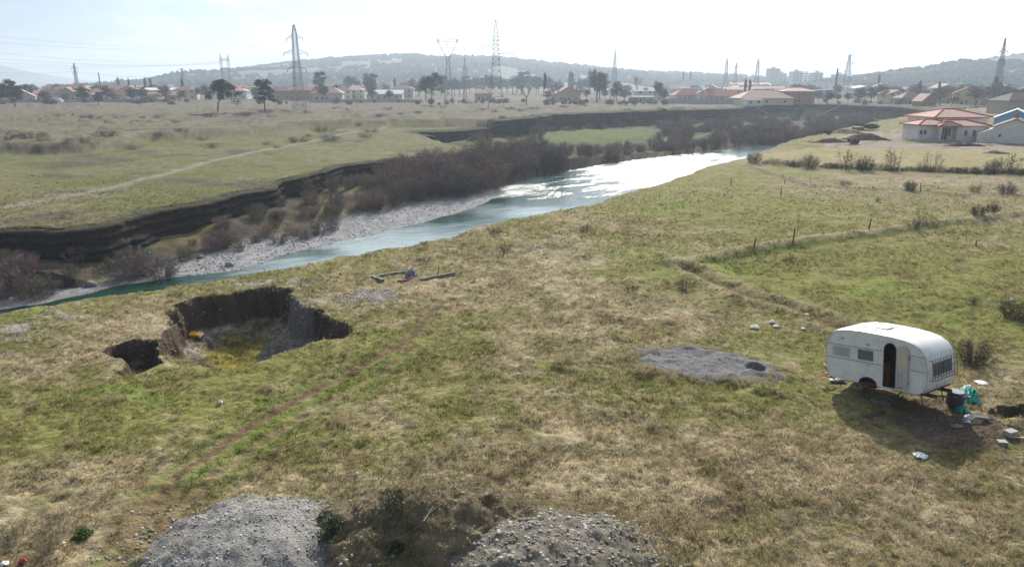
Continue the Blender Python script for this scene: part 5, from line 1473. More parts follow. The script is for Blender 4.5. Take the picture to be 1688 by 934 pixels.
A5, at5 = lattice_tower('far_pylon', 305, 160, 'small faint pylon left of the leaning umbrella pine', [(160, 4.5), (130, 3), (112, 1.5)], [(115, -5, 5), (122, -3, 3)], Y=560, t=.26)
A6, at6 = lattice_tower('far_pylon', 1012, 150, 'faint pointed pylon on the skyline with one arm to its right', [(150, 9), (110, 4.5), (82, .8)], [(98, 0, 13), (101, -8, 0)], Y=520, t=.26)
A7, at7 = lattice_tower('far_pylon', 1195, 145, 'faint skyline pylon, left one of the trio before the apartment blocks', [(145, 7), (110, 3.5), (96, .8)], [(104, -5, 5)], Y=620, t=.26)
A8, at8 = lattice_tower('far_pylon', 1211, 145, 'faint skyline pylon, middle one of the trio before the apartment blocks', [(145, 6), (115, 3), (103, .8)], [(110, -4, 4)], Y=660, t=.26)
A9, at9 = lattice_tower('far_pylon', 1246, 148, 'faint skyline pylon, right one of the trio before the apartment blocks', [(148, 9), (112, 4), (97, .8)], [(104, -5, 4)], Y=560, t=.26)
A10, at10 = lattice_tower('far_pylon', 1394, 150, 'faint three armed pylon between the apartment blocks and the right hill', [(150, 11), (118, 6), (90, 2)], [(92, -8, 8), (105, -11, 10), (118, -6, 6)], Y=480, t=.24)
A11, at11 = lattice_tower('dark_pylon', 1641, 160, 'dark lattice mast standing before the right hill', [(160, 13), (110, 6), (62, 1)], [(85, -6, 8), (100, -6, 6)], m=M_steeld, Y=330, t=.2)
A12, at12 = lattice_tower('thin_pole', 1378, 140, 'thin dark mast left of the three armed far pylon', [(140, 3), (112, 1.2)], [], m=M_steeld, Y=470, t=.3)
A13, at13 = lattice_tower('thin_pole', 168, 160, 'thin pole above the roofs right of the small far pylon', [(160, 1.6), (118, .8)], [], m=M_steeld, Y=420, t=.14)
# portal pylon and delta pylon
def delta():
    p = P(740, 174, UP); Y = p.y; s = (Y * CP + HC * SP) / F
    root = empty('delta_pylon', (p.x, Y, p.z - .2), 0, 'pale pylon whose head opens in a delta, left of the slim dark pylon', 'pylon')
    def Z(py): return PY(740, py, Y).z - p.z
    t = .2; mb = MB()
    lv = [174, 160, 148, 137, 127, 118, 108, 97]; wd = [7, 6.2, 5.4, 4.8, 4.2, 3.6, 3, 2.4]
    for i in range(7):
        for k in range(4):
            c = [(-1, -1), (1, -1), (1, 1), (-1, 1)][k]; d = [(-1, -1), (1, -1), (1, 1), (-1, 1)][(k + 1) % 4]
            a, b = wd[i] * s, wd[i + 1] * s; za, zb = (0 if i == 0 else Z(lv[i])), Z(lv[i + 1])
            mb.bar((c[0] * a, c[1] * a * .8, za), (c[0] * b, c[1] * b * .8, zb), t, 4, caps=False)
            mb.bar((c[0] * a, c[1] * a * .8, za), (d[0] * b, d[1] * b * .8, zb), t * .6, 3, caps=False); mb.bar((d[0] * a, d[1] * a * .8, za), (c[0] * b, c[1] * b * .8, zb), t * .6, 3, caps=False)
    build('mast', mb, M_steel, root)
    for sg in (-1, 1):
        mb = MB()
        A = [Vector((sg * q * s, 0, Z(z))) for q, z in ((2.4, 97), (9, 84), (15, 75), (17.5, 64))]
        B = [Vector((sg * q * s, 0, Z(z))) for q, z in ((.3, 97), (6.0, 84), (11.5, 75), (15, 64))]
        for a, b in zip(A[:-1], A[1:]): mb.bar(a, b, t, 4)
        for a, b in zip(B[:-1], B[1:]): mb.bar(a, b, t, 4)
        for i in range(3): mb.bar(A[i], B[i + 1], t * .6, 3); mb.bar(B[i], A[i + 1], t * .6, 3)
        build('fork_arm', mb, M_steel, root)
    mb = MB(); z1, z2 = Z(68), Z(64)
    mb.bar((-18 * s, 0, z1), (18 * s, 0, z1), t, 4); mb.bar((-19 * s, 0, z2), (19 * s, 0, z2), t, 4)
    for k in range(-17, 18, 4): mb.bar((k * s, 0, z1), ((k + 2) * s, 0, z2), t * .6, 3); mb.bar(((k + 2) * s, 0, z2), ((k + 4) * s, 0, z1), t * .6, 3)
    for sg in (-1, 1):
        mb.bar((sg * 18 * s, 0, z1), (sg * 27 * s, 0, Z(72)), t * .8, 4); mb.bar((sg * 17 * s, 0, Z(74)), (sg * 27 * s, 0, Z(72)), t * .8, 4); mb.bar((sg * 17 * s, 0, z2), (sg * 18 * s, 0, Z(61)), t * .8, 4)
    build('crossbeam', mb, M_steel, root)
    out = []
    for q, zt in ((-27, 72), (0, 68), (27, 72)):
        b = Z(zt); ins = MB(); ins.bar((q * s, 0, b), (q * s, 0, b - 12 * s), .14, 6)
        for k in range(8): ins.bar((q * s, 0, b - (1 + k) * 1.3 * s), (q * s, 0, b - (1 + k) * 1.3 * s - .1), .34, 8)
        build('insulator', ins, M_glassins, root); out.append(Vector((p.x + q * s, Y, p.z - .2 + b - 12 * s)))
    return out
at_d = delta()
def portal():
    Y = 480; p = PY(376, 160, Y); s = (Y * CP + HC * SP) / F
    root = empty('portal_pylon', (p.x, Y, UP), 0, 'hazy two legged portal pylon above the leaning umbrella pine', 'pylon')
    def Z(py): return PY(376, py, Y).z - UP
    for sg in (-1, 1):
        mb = MB(); x = sg * 6 * s
        L = [0] + [Z(q) for q in (145, 135, 125, 117, 110, 104, 98, 90)]
        for a, b in zip(L[:-1], L[1:]):
            w = 1.6 * s if b < Z(98) + .1 else 1.1 * s
            for k in (-1, 1): mb.bar((x + k * w, 0, a), (x + k * w * (.4 if b > Z(92) else 1), 0, b), .26, 4)
            mb.bar((x - w, 0, a), (x + w, 0, b), .15, 3); mb.bar((x + w, 0, a), (x - w, 0, b), .15, 3)
        build('leg', mb, M_steel, root)
    mb = MB(); mb.bar((-9 * s, 0, Z(100)), (9 * s, 0, Z(100)), .28, 4); mb.bar((-8 * s, 0, Z(97)), (8 * s, 0, Z(97)), .28, 4)
    for k in range(-8, 8, 2): mb.bar((k * s, 0, Z(100)), ((k + 1) * s, 0, Z(97)), .15, 3); mb.bar(((k + 1) * s, 0, Z(97)), ((k + 2) * s, 0, Z(100)), .15, 3)
    build('crossbeam', mb, M_steel, root)
    return [Vector((p.x + q * s, Y, UP + Z(103))) for q in (-8, 0, 8)]
at_p = portal()
# conductors
def wire(a, b, sag, label, r=.05, n=28):
    mb = MB(); a = Vector(a); b = Vector(b); pl = []
    for i in range(n + 1):
        t = i / n; q = a.lerp(b, t) - Vector((0, 0, sag * 4 * t * (1 - t))); pl.append(q - a)
    for i in range(n): mb.bar(pl[i], pl[i + 1], r, 3, caps=False)
    o = build('power_line', mb, M_wire, None, a)
    tag(o, label, 'power line', 'power lines between the pylons')
    return o
for k in range(3):
    wire(at_p[k], PY(-120, 96 + k * 5, 430), 3.0, 'power line running left from the portal pylon', .07)
for k in (0, 1, 2, 3):
    wire(at1[k], PY(-160, 40 + 14 * k, 160), 3.0, 'power line running left from the three armed pylon left of centre', .035)
for k in range(min(3, len(at2))):
    wire(at2[k], PY(1900, -60 - 20 * k, 130), 4, 'power line running right from the tallest pointed pylon', .03)
for k in range(2):
    wire(at4[k], PY(-80, 113 + 6 * k, 500), 2, 'power line at the small far pylon on the left', .06); wire(at4[k], at5[k], 3, 'power line between the two small far pylons on the left', .06)
wire(at11[0], PY(1900, 60, 200), 2, 'power line running right from the dark mast before the hill', .035)
wire(at11[0], at10[3], 5, 'power line from the dark mast towards the three armed far pylon', .05)
# pale sagging cable over the gorge
a = P(1245, 174, UP + .6); b = P(1385, 174, UP + 1.0)
mb = MB(); pl = []
for i in range(41):
    t = i / 40; q = a.lerp(b, t); q = Vector((q.x, q.y, q.z - 5.4 * 4 * t * (1 - t) * (1.15 - .3 * t))); pl.append(q - a)
for i in range(40): mb.bar(pl[i], pl[i + 1], .22, 5, caps=False)
o = build('gorge_cable', mb, M_conc, None, a); tag(o, 'pale cable hanging in a long curve across the river gorge', 'cable')

# ------------------------------------------------------------ hills
def hill(name, crest, Y, front, back, seed, tint, jag=3.0, wood=0, dens=1.0, nx_=320, span=1.0):
    """crest: [(px,py)] skyline of the hill at distance Y"""
    pxs = np.linspace(crest[0][0], crest[-1][0], nx_); pys = np.interp(pxs, [c[0] for c in crest], [c[1] for c in crest])
    X = np.array([PY(a, b, Y).x for a, b in zip(pxs, pys)]); Z = np.array([PY(a, b, Y).z for a, b in zip(pxs, pys)])
    ts = np.concatenate([np.linspace(-1, 0, 40), np.linspace(0, 1, 12)[1:]])
    VV = []
    for t in ts:
        y = Y + (t * front if t < 0 else t * back)
        k = (1 - abs(t)) ** .9 if t < 0 else (1 - t) ** 1.2
        z = UP - 3 + (Z - UP + 3) * k
        z = z + fbm(X, X * 0 + y, 160 * span, 4, seed) * (Z - UP) * .5 * (1 - k) * (k > 0) * 1.6 + fbm(X, X * 0 + y, 14 * span, 3, seed + 3) * jag * (k > .02)
        VV.append(np.stack([X, X * 0 + y, z], -1))
    V = np.array(VV); n_y, n_x = V.shape[:2]
    ii = np.arange(n_y * n_x).reshape(n_y, n_x)
    fa = np.stack([ii[:-1, :-1], ii[:-1, 1:], ii[1:, 1:], ii[1:, :-1]], -1).reshape(-1, 4)
    n1 = fbm(V[..., 0].ravel(), V[..., 1].ravel(), 120 * span, 4, seed + 8)
    c = np.array(tint)[None] * (1 + 1.0 * n1)[:, None]
    c = c + (np.array([.17, .16, .09]) - c) * ss(.08, .26, n1)[:, None] * .7
    o = build(name, mesh_np(name, V.reshape(-1, 3), fa, True, np.clip(c, .01, 1)), M_hill); tag(o, kind='structure')
    if wood:
        k = RNG.integers(0, n_y * n_x, wood * 4)
        tw = fbm(V[..., 0].ravel()[k], V[..., 1].ravel()[k], 130, 3, seed + 21)
        k = k[(tw > -.12) & (V[..., 2].ravel()[k] > UP)][:wood]
        C = V.reshape(-1, 3)[k] + RNG.normal(0, 3, (len(k), 3)) * [1, 1, 0]
        S = RNG.uniform(2.0, 4.8, len(k)) * dens
        v = IV[None] * (1 + RNG.uniform(-.3, .3, (len(k), 12, 1))); v = v * [1, 1, 1.15]
        v = v * S[:, None, None] + C[:, None]
        f = IF[None] + (np.arange(len(k)) * 12)[:, None, None]
        w = build('hill_wood', mesh_np('hill_wood', v.reshape(-1, 3), f.reshape(-1, 3), False), M_wood_far)
        tag(w, 'dark woodland covering the hazy ' + name.replace('_', ' '), 'wood', kind='stuff')
hill('centre_hill', [(330, 141), (380, 131), (400, 121), (430, 111), (500, 102), (560, 97), (620, 93), (700, 91), (780, 93), (850, 99), (950, 109), (1050, 119), (1200, 125), (1300, 130), (1400, 136)], 1700, 700, 600, 700, (.085, .10, .055), 4.0, 9000, 1.3)
hill('right_hill', [(1330, 138), (1400, 131), (1450, 124), (1500, 116), (1560, 106), (1620, 98), (1680, 89), (1800, 74), (1950, 66)], 1000, 420, 500, 720, (.085, .085, .055), 3.0, 6000, .9)
hill('far_mountain', [(1130, 136), (1230, 126), (1290, 119), (1335, 113), (1380, 118), (1430, 127), (1520, 136)], 4200, 900, 900, 740, (.10, .11, .08), 8, 0, 1, 120, 3)
hill('left_mountain', [(-400, 90), (-200, 98), (0, 108), (35, 117), (70, 132), (110, 138)], 3600, 900, 900, 760, (.10, .12, .07), 8, 0, 1, 120, 3)

# ------------------------------------------------------------ fence posts and wire
POSTS = [(1242, 408, 392, 'thick leaning wooden post at the left end of the grassy ridge'), (1307, 400, 376, 'thin wooden post on the grassy ridge, second from the river'), (1432, 378, 360, 'thin wooden post in the middle of the grassy ridge'),
         (1287, 322, 310, 'short fence post nearest the river, in the green field'), (1517, 317, 301, 'fence post beside the small upright bush'), (1294, 303, 295, 'short dark post on the upper fence line near the river'), (1204, 305, 293, 'weathered post close to the river bank'),
         (830, 420, 410, 'small post beside the brown bush near the river bank'), (1609, 405, 395, 'short stake in the green field right of the ridge')]
for px, b0, t0, lb in POSTS:
    p = G(px, b0); tz = PY(px, t0, p.y).z
    mb = MB(); ln = random.uniform(-.12, .12)
    mb.bar((0, 0, -.2), (ln, 0, tz - p.z), .11, 7, .085)
    o = build('fence_post', mb, M_wood, None, p); tag(o, lb, 'fence post')

# ------------------------------------------------------------ ruined foundation on the meadow
M_oldc = mat('old_concrete', (.24, .22, .19), rough=1, noise=.3, nscale=5, bump=.01, bscale=30, dirt=(.14, .12, .08), damt=.7)
def beam(px0, py0, px1, py1, h, w, label, m=M_oldc, name='foundation_beam'):
    a = G(px0, py0); b = G(px1, py1); L = math.hypot(b.x - a.x, b.y - a.y)
    mb = MB(); n = max(2, int(L / .5))
    for i in range(n):
        x0, x1 = L * i / n, L * (i + 1) / n
        hh = h * (1 + random.uniform(-.25, .25)); mb.box(x0 + .002, x1 - .002, -w / 2, w / 2, -.25, hh)
    o = build(name, mb, m, None, (a.x, a.y, (a.z + b.z) / 2), math.atan2(b.y - a.y, b.x - a.x)); tag(o, label, 'concrete beam')
beam(614, 456, 668, 451, .13, .16, 'back concrete beam of the ruined foundation, left part')
beam(614, 457, 631, 465, .16, .2, 'short left end beam of the ruined foundation')
beam(655, 464, 690, 459, .05, .15, 'half sunken front beam of the ruined foundation')
beam(692, 462, 750, 451, .12, .14, 'long front beam of the ruined foundation, right part')
# small post and bundle there
p = G(721, 452); o = build('leaning_stake', MB().bar((0, 0, -.1), (.12, 0, .5), .07, 6, .06), M_wood, None, p); tag(o, 'short dark stake standing by the long foundation beam', 'stake')
M_cloth = mat('blue_grey_cloth', (.16, .20, .27), .9, noise=.3, nscale=6); M_clothr = mat('faded_red_cloth', (.38, .12, .10), .9, noise=.3, nscale=6)
def crumple(name, p, r, h, m, label, cat, seed, fl=1.0, parent=None, rz=0, sy=1.0):
    rg = np.random.default_rng(seed)
    n = 13; u = np.linspace(-1, 1, n); a, b = np.meshgrid(u, u)
    rr = np.sqrt(a * a + b * b)
    z = h * ss(1.15, .45, rr) * (.25 + 1.1 * rg.random((n, n))) + .01
    ed = 1 + rg.uniform(-.2, .2, (n, n))
    V = np.stack([a * r * ed, b * r * sy * ed, z], -1).reshape(-1, 3); Vb = V.copy(); Vb[:, 2] -= .012
    ii = np.arange(n * n).reshape(n, n)
    f = np.stack([ii[:-1, :-1], ii[:-1, 1:], ii[1:, 1:], ii[1:, :-1]], -1).reshape(-1, 4)
    k = rg.random(len(f)) > .06
    c = V[f].mean(1); k &= (np.hypot(c[:, 0] / r, c[:, 1] / (r * sy)) < 1.12)
    f = f[k]
    me = mesh_np(name, V, f, False)
    o = build(name, me, m, parent, p if parent is None else p, rz)
    md = o.modifiers.new('solid', 'SOLIDIFY'); md.thickness = .012
    if label: tag(o, label, cat)
    return o
p = G(678, 455); crumple('cloth_bundle', p + Vector((0, 0, .02)), .36, .35, M_cloth, 'blue grey cloth bundle lying inside the ruined foundation', 'cloth', 3)
p = G(675, 459); crumple('cloth_bundle', p + Vector((0, 0, .02)), .40, .12, M_clothr, 'faded red cloth lying in front of the blue grey bundle', 'cloth', 4)
M_bag = mat('white_plastic', (.80, .80, .79), .45, noise=.06, nscale=6)
for (px, py, r, h, lb, sd) in [(1244, 541, .26, .15, 'white plastic bag, leftmost and tallest of those beyond the gravel patch', 1), (1273, 532, .16, .12, 'white plastic bag at the back of the pair beyond the gravel patch', 2), (1279, 539, .17, .08, 'flat white plastic bag at the front of the pair beyond the gravel patch', 3),
                               (1324, 543, .13, .07, 'small white plastic scrap between the bags and the caravan', 4), (1329, 519, .14, .05, 'white scrap lying by the ditch behind the bags', 5), (1516, 752, .26, .06, 'flat white plastic sheet in the grass in front of the caravan', 6),
                               (363, 665, .11, .12, 'crumpled white litter alone in the grass below the pit', 7), (767, 503, .08, .06, 'tiny white litter near the end of the wheel track', 8), (589, 782, .06, .05, 'small white litter in the grass above the gravel heap', 9), (736, 792, .07, .06, 'small white litter behind the earth mound', 10),
                               (1617, 632, .28, .05, 'flat white rag in the grass right of the caravan', 11), (1668, 496, .14, .16, 'white bag hanging in the brush at the right edge', 12), (8, 931, .12, .06, 'pale blue plastic scrap in the lower left corner', 13),
                               (104, 897, .06, .04, 'white bit of litter below the bright green weed', 14), (1596, 697, .09, .06, 'pale scrap among the debris right of the caravan nose', 15), (1684, 762, .05, .05, 'small white scrap near the lower block on the right', 16), (645, 655, .07, .05, 'tiny pale litter beside the wheel track', 17)]:
    if px in (645,): continue
    p = G(px, py); crumple('plastic_litter', p + Vector((0, 0, .04)), r * .8, h * .75, M_bag, lb, 'litter', 100 + sd, rz=sd)
M_rp = mat('red_plastic', (.55, .05, .03), .5)
p = G(38, 928); crumple('red_plastic_scrap', p + Vector((0, 0, .04)), .09, .09, M_rp, 'red plastic scrap in the lower left corner', 'litter', 55)
# rocks you can tell apart
for (px, py, s, col, lb) in [(345, 858, .0, 0, ''), (745, 908, .13, (.16, .10, .07), 'brown clod of earth on the left part of the rubble heap'), (872, 905, .11, (.17, .11, .08), 'reddish clod near the middle of the rubble heap'), (1000, 893, .12, (.15, .09, .06), 'dark brown clod right on the rubble heap'),
                          (951, 905, .11, (.50, .49, .47), 'pale pointed stone in the middle of the rubble heap'), (855, 922, .12, (.30, .21, .16), 'orange brown stone at the front of the rubble heap'), (1052, 905, .10, (.50, .49, .48), 'pale block on the right flank of the rubble heap'), (1075, 925, .10, (.50, .46, .42), 'pale stone at the right foot of the rubble heap'),
                          (840, 853, .08, (.55, .54, .52), 'white stone at the top left of the rubble heap'), (665, 828, .08, (.55, .54, .52), 'white stone beside the dark green shrub on the mound'), (785, 877, .07, (.50, .49, .47), 'white stone between the mound and the rubble heap'),
                          (380, 438, .9, (.26, .25, .24), 'grey boulder on the shore at the left tip of the gravel bar'), (330, 425, .8, (.20, .18, .17), 'dark boulder at the foot of the shrubs left of the gravel bar'), (300, 430, .7, (.17, .15, .14), 'dark boulder beside the round shrub mound'), (240, 455, .6, (.22, .2, .2), 'low grey boulder at the edge of the green water'),
                          (150, 470, .7, (.20, .18, .18), 'dark boulder by the water left of the round shrub mound'), (600, 612, .07, (.4, .38, .34), 'small stone on the near rim of the pit')]:
    if not s: continue
    s *= .55
    p = G(px, py)
    me = stones_mesh('rock', np.zeros((1, 3)), [s], col if col else (.3, .3, .3), .05, .8)
    o = build('rock', me, M_stone, None, p); tag(o, lb, 'rock')
# orange cushion in the pit
M_or = mat('orange_cloth', (.62, .30, .04), .8, noise=.3, nscale=9); M_wh = mat('worn_foam', (.55, .52, .46), .9, noise=.3, nscale=9)
p = G(323, 556, -1.6)
root = empty('orange_seat', (p.x, p.y, p.z + .02), R(-10), 'orange upholstered seat thrown into the pit', 'seat')
root.rotation_euler = (R(14), 0, R(-10))
build('cushion', MB().box(-.33, .30, -.16, .24, .06, .24), M_or, root, bevel=.05)
build('foam_edge', MB().box(.305, .38, -.18, .22, .04, .20), M_wh, root, bevel=.03)
build('base_board', MB().box(-.34, .33, -.18, .25, -.05, .055), M_wood, root)
p = P(462, 559, -1.5); p = Vector((p.x, p.y, hz(p.x, p.y) + .03)); crumple('red_scrap', p, .07, .08, mat('faded_red_plastic', (.5, .08, .10), .6), 'small red scrap on the scree of the pit', 'litter', 66)
# teal jacket-like rag in the shrub
p = P(245, 418, -2.0); o = crumple('teal_rag', p, .16, .3, mat('teal_cloth', (.03, .40, .33), .8), 'small teal rag caught in the round riverside shrub', 'rag', 67)

# ------------------------------------------------------------ caravan
def caravan():
    L, Wd, Hh = 3.85, 2.10, 1.96
    root = empty('caravan', (0, 0, 0), 0, 'old white caravan with rounded ends, its arched door standing open', 'caravan')
    M = Matrix.Translation(CAR_LOC) @ Matrix.Rotation(CAR_YAW, 4, 'Z') @ Matrix.Rotation(-CAR_PIT, 4, 'Y') @ Matrix.Rotation(CAR_ROL, 4, 'X')
    root.matrix_world = M
    MW = mat('caravan_skin', (.80, .81, .82), .42, noise=.05, nscale=3, dirt=(.42, .38, .32), dscale=2.2, damt=.5, bump=.0015, bscale=60)
    MS = mat('caravan_skin_band', (.70, .72, .69), .45, noise=.06, nscale=3, dirt=(.42, .41, .36), dscale=1.6, damt=.4)
    MR = mat('caravan_roof', (.80, .79, .76), .40, noise=.06, nscale=2, dirt=(.50, .46, .38), dscale=1.3, damt=.5)
    MT = mat('caravan_trim', (.22, .22, .23), .5, metal=.3)
    MC = mat('curtain', (.46, .45, .45), .8, noise=.15, nscale=12)
    MG = mat('caravan_glass', (.12, .145, .19), .15, spec=.6)  # base colour lightened for the grey the panes reflect
    MD = mat('door_beige', (.60, .54, .44), .7, noise=.08, nscale=5, dirt=(.40, .34, .28), damt=.4); MDL = mat('door_grey', (.52, .51, .50), .7, noise=.06, nscale=5)
    MI = mat('caravan_interior', (.06, .04, .03), .9); MF = mat('caravan_inner_floor', (.12, .07, .05), .9)
    # side profile (x along, z up), rear at x=0, nose at x=L
    prof = [(.34, .03), (.20, .09), (.11, .20), (.06, .40), (.03, .75), (.03, 1.10), (.07, 1.42), (.15, 1.64), (.28, 1.80), (.46, 1.90), (.80, 1.965), (1.35, 1.985), (1.95, 1.96), (2.5, 1.925), (2.95, 1.865), (3.30, 1.77),
            (3.55, 1.61), (3.70, 1.40), (3.785, 1.12), (3.82, .80), (3.81, .45), (3.76, .22), (3.66, .09), (3.50, .0)]
    bottom = []
    wx, wr = 1.70, .36                                    # wheel arch
    for k in range(9):
        a = math.pi * k / 8
        bottom.append((wx + wr * math.cos(a), .0 + wr * .82 * math.sin(a)))
    outline = prof + [(wx + wr + .05, .0)] + bottom + [(wx - wr - .05, .012)]
    # door opening
    dx0, dx1, dz0, dz1 = 2.27, 2.72, .06, 1.70
    def arch(x0, x1, z0, z1, n=10):
        r = (x1 - x0) / 2; c = (x0 + x1) / 2
        return [(x0, z0), (x1, z0)] + [(c + r * math.cos(math.pi * k / n), z1 - r * 1.15 + r * 1.15 * math.sin(math.pi * k / n)) for k in range(n + 1)]
    hole = arch(dx0, dx1, dz0, dz1)
    def side(y, with_hole, nm='side_panel'):
        loops = [[Vector((a, b, 0)) for a, b in outline]]
        if with_hole: loops.append([Vector((a, b, 0)) for a, b in hole])
        tri = geometry.tessellate_polygon(loops)
        fl = [q for l in loops for q in l]
        mb = MB(); mb.add([(q.x, y, q.y) for q in fl], [tuple(t) for t in tri])
        return build(nm, mb, MW, root)
    side(0, True); side(Wd, False)
    # shell: rear, roof, nose; roof edge rounds over slightly
    mb = MB(); n = len(prof)
    ys = [0, .05, .16, Wd - .16, Wd - .05, Wd]; inn = [0, .0, .0, 0, 0, 0]; crown = [0, .02, .035, .035, .02, 0]
    cx, cz = 1.9, 1.0
    for i, (a, b) in enumerate(prof):
        d = Vector((a - cx, b - cz)); 
        nrm = Vector((0, 0))
        p1 = Vector(prof[max(0, i - 1)]); p2 = Vector(prof[min(n - 1, i + 1)]); tt = (p2 - p1).normalized(); nrm = Vector((-tt.y, tt.x))
        for y, c in zip(ys, crown): mb.v.append((a + nrm.x * c, y, b + nrm.y * c))
    nose0 = 15
    fs = []
    for i in range(n - 1):
        for j in range(5): fs.append((i * 6 + j, i * 6 + j + 1, (i + 1) * 6 + j + 1, (i + 1) * 6 + j))
    def cut(i0, i1):
        q = MB(); q.v = mb.v[i0 * 6:(i1 + 1) * 6]; q.f = [tuple(k - i0 * 6 for k in f) for f in fs[5 * i0:5 * i1]]; return q
    rear = cut(0, 8); roof = cut(8, 17); nose = cut(17, n - 1)
    build('rear_panel', rear, MW, root, smooth=True); ro = build('roof', roof, MR, root, smooth=True); no = build('nose_panel', nose, MW, root, smooth=True)
    # floor and dark inside
    build('floor', MB().box(.2, 3.7, .02, Wd - .02, .015, .05), MF, root)
    build('inner_wall', MB().box(1.1, 3.0, 1.0, 1.04, .05, 1.68).box(2.9, 2.94, .03, 1.0, .05, 1.7).box(1.9, 1.94, .03, 1.0, .05, 1.7), MI, root)
    build('cabinet', MB().box(2.0, 2.3, .35, .98, .05, .85), mat('cabinet_wood', (.20, .10, .06), .7), root)
    # edge trim along the roof line and corners
    for y in (-.012, Wd + .012):
        t = MB()
        for (a, b), (c, d) in zip(prof[:-1], prof[1:]): t.bar((a, y, b), (c, y, d), .022, 5)
        build('edge_trim', t, mat('alloy_trim', (.45, .46, .48), .4, metal=.5), root)
    # door frame trim
    t = MB(); hp = hole + [hole[0]]
    for (a, b), (c, d) in zip(hp[:-1], hp[1:]): t.bar((a, -.012, b), (c, -.012, d), .022, 4)
    build('door_frame', t, MT, root)
    # waist band, slightly proud sheets between the trim strips
    z0, z1 = .83, 1.36
    for (a, b) in ((.10, dx0 - .03), (3.20, 3.76)):
        build('waist_panel', MB().add([(a - .05 if a < 1 else a, -.004, z0), (b, -.004, z0), (b - (.05 if b > 3 else 0), -.004, z1), (a, -.004, z1), (a - .05 if a < 1 else a, .0, z0), (b, 0, z0), (b, 0, z1), (a, 0, z1)],
              [(0, 1, 2, 3), (7, 6, 5, 4), (0, 4, 5, 1), (1, 5, 6, 2), (2, 6, 7, 3), (3, 7, 4, 0)]), MS if b > 3 else MW, root)
        build('trim_strip', MB().box(a - .04 if a < 1 else a, b, -.016, -.0045, z0 - .008, z0 + .010), MT, root)
        build('trim_strip', MB().box(a, b - .02, -.016, -.0045, z1 - .010, z1 + .008), MT, root)
    # windows of the side
    for (a, b, m, c) in ((.32, .98, MC, 0), (1.30, 1.88, MG, 1)):
        f = build('side_window', MB().box(a, b, -.028, -.0048, .92, 1.30), MT if c else mat('pale_window_frame', (.55, .55, .55), .5), root)
        build('pane', MB().box(a + .03, b - .03, -.036, -.0281, .95, 1.27), m, f, bevel=.004)
        if not c:
            sl_ = MB()
            for k in range(5): sl_.box(a + .05, b - .05, -.042, -.0362, .975 + k * .056, 1.005 + k * .056)
            build('blind', sl_, MC, f)
    # small vent and lamp
    build('vent', MB().box(1.62, 1.72, -.03, -.002, 1.50, 1.535), MT, root); build('clearance_lamp', MB().box(.62, .74, -.03, -.002, 1.58, 1.64), mat('lamp_amber', (.45, .36, .22), .4), root, bevel=.01)
    build('side_marker', MB().box(2.45, 2.53, -.04, -.002, 1.79, 1.83), M_white, root)
    build('handle_plate', MB().box(1.66, 1.76, -.026, -.002, .74, .76), MT, root)
    # open door, folded flat against the side to the right of the opening
    X0, X1 = 2.76, 3.18
    d = arch(X0, X1, dz0, dz1 - .03); mbd = MB(); m_ = len(d)
    mbd.add([(a, -.075, b) for a, b in d] + [(a, -.035, b) for a, b in d], [tuple(range(m_)), tuple(range(2 * m_ - 1, m_ - 1, -1))] + [(i, (i + 1) % m_ + 0, (i + 1) % m_ + m_, i + m_) for i in range(m_)])
    door = build('door', mbd, MDL, root)
    up = arch(X0 + .03, X1 - .03, .86, dz1 - .06); mu = MB(); k_ = len(up)
    mu.add([(a, -.085, b) for a, b in up] + [(a, -.0755, b) for a, b in up], [tuple(range(k_)), tuple(range(2 * k_ - 1, k_ - 1, -1))] + [(i, (i + 1) % k_, (i + 1) % k_ + k_, i + k_) for i in range(k_)])
    build('upper_lining', mu, MD, door)
    build('lower_lining', MB().box(X0 + .04, X1 - .04, -.084, -.0755, .18, .80), MDL, door)
    mbx = MB(); mbx.box(X0 + .08, X0 + .10, -.09, -.0845, .3, .72).box(X0 + .20, X0 + .215, -.09, -.0845, .3, .72); build('door_shelf', mbx, mat('rust_stain', (.36, .22, .16), .8), door)
    build('kick_stain', MB().box(X0 + .06, X1 - .16, -.088, -.0845, .13, .17), mat('rust_stain2', (.42, .18, .13), .8), door)
    build('hinge', MB().bar((X1 + .015, -.05, .3), (X1 + .015, -.05, .42), .03, 8).bar((X1 + .015, -.05, 1.2), (X1 + .015, -.05, 1.32), .03, 8), MT, door)
    # roof hatch
    h = build('roof_hatch', MB().box(1.45, 1.95, .82, 1.32, 1.985, 2.045), M_white, root, bevel=.012)
    build('hatch_rim', MB().box(1.42, 1.98, .79, 1.35, 1.975, 2.005), MT, h)
    # nose: wide window behind a steel grille
    nx = 3.825
    f = build('nose_window', MB().add([(nx - .005, .34, .66), (nx - .005, Wd - .34, .66), (nx - .035, Wd - .34, 1.10), (nx - .035, .34, 1.10), (nx + .045, .34, .66), (nx + .045, Wd - .34, .66), (nx + .005, Wd - .34, 1.10), (nx + .005, .34, 1.10)],
        [(0, 3, 2, 1), (4, 5, 6, 7), (0, 1, 5, 4), (2, 3, 7, 6), (1, 2, 6, 5), (3, 0, 4, 7)]), MT, root)
    for k in range(2):
        a = .38 + k * .68; b = a + .64
        build('pane', MB().add([(nx + .048, a, .69), (nx + .048, b, .69), (nx + .012, b, 1.07), (nx + .012, a, 1.07), (nx + .054, a, .69), (nx + .054, b, .69), (nx + .018, b, 1.07), (nx + .018, a, 1.07)],
            [(0, 3, 2, 1), (4, 5, 6, 7), (0, 1, 5, 4), (2, 3, 7, 6), (1, 2, 6, 5), (3, 0, 4, 7)]), MG, f)
    MGr = mat('grille_steel', (.06, .055, .055), .7)
    gr = MB(); gx = nx + .13
    def gp(y, z): return (gx - .0 - (z - .5) * .07, y, z)
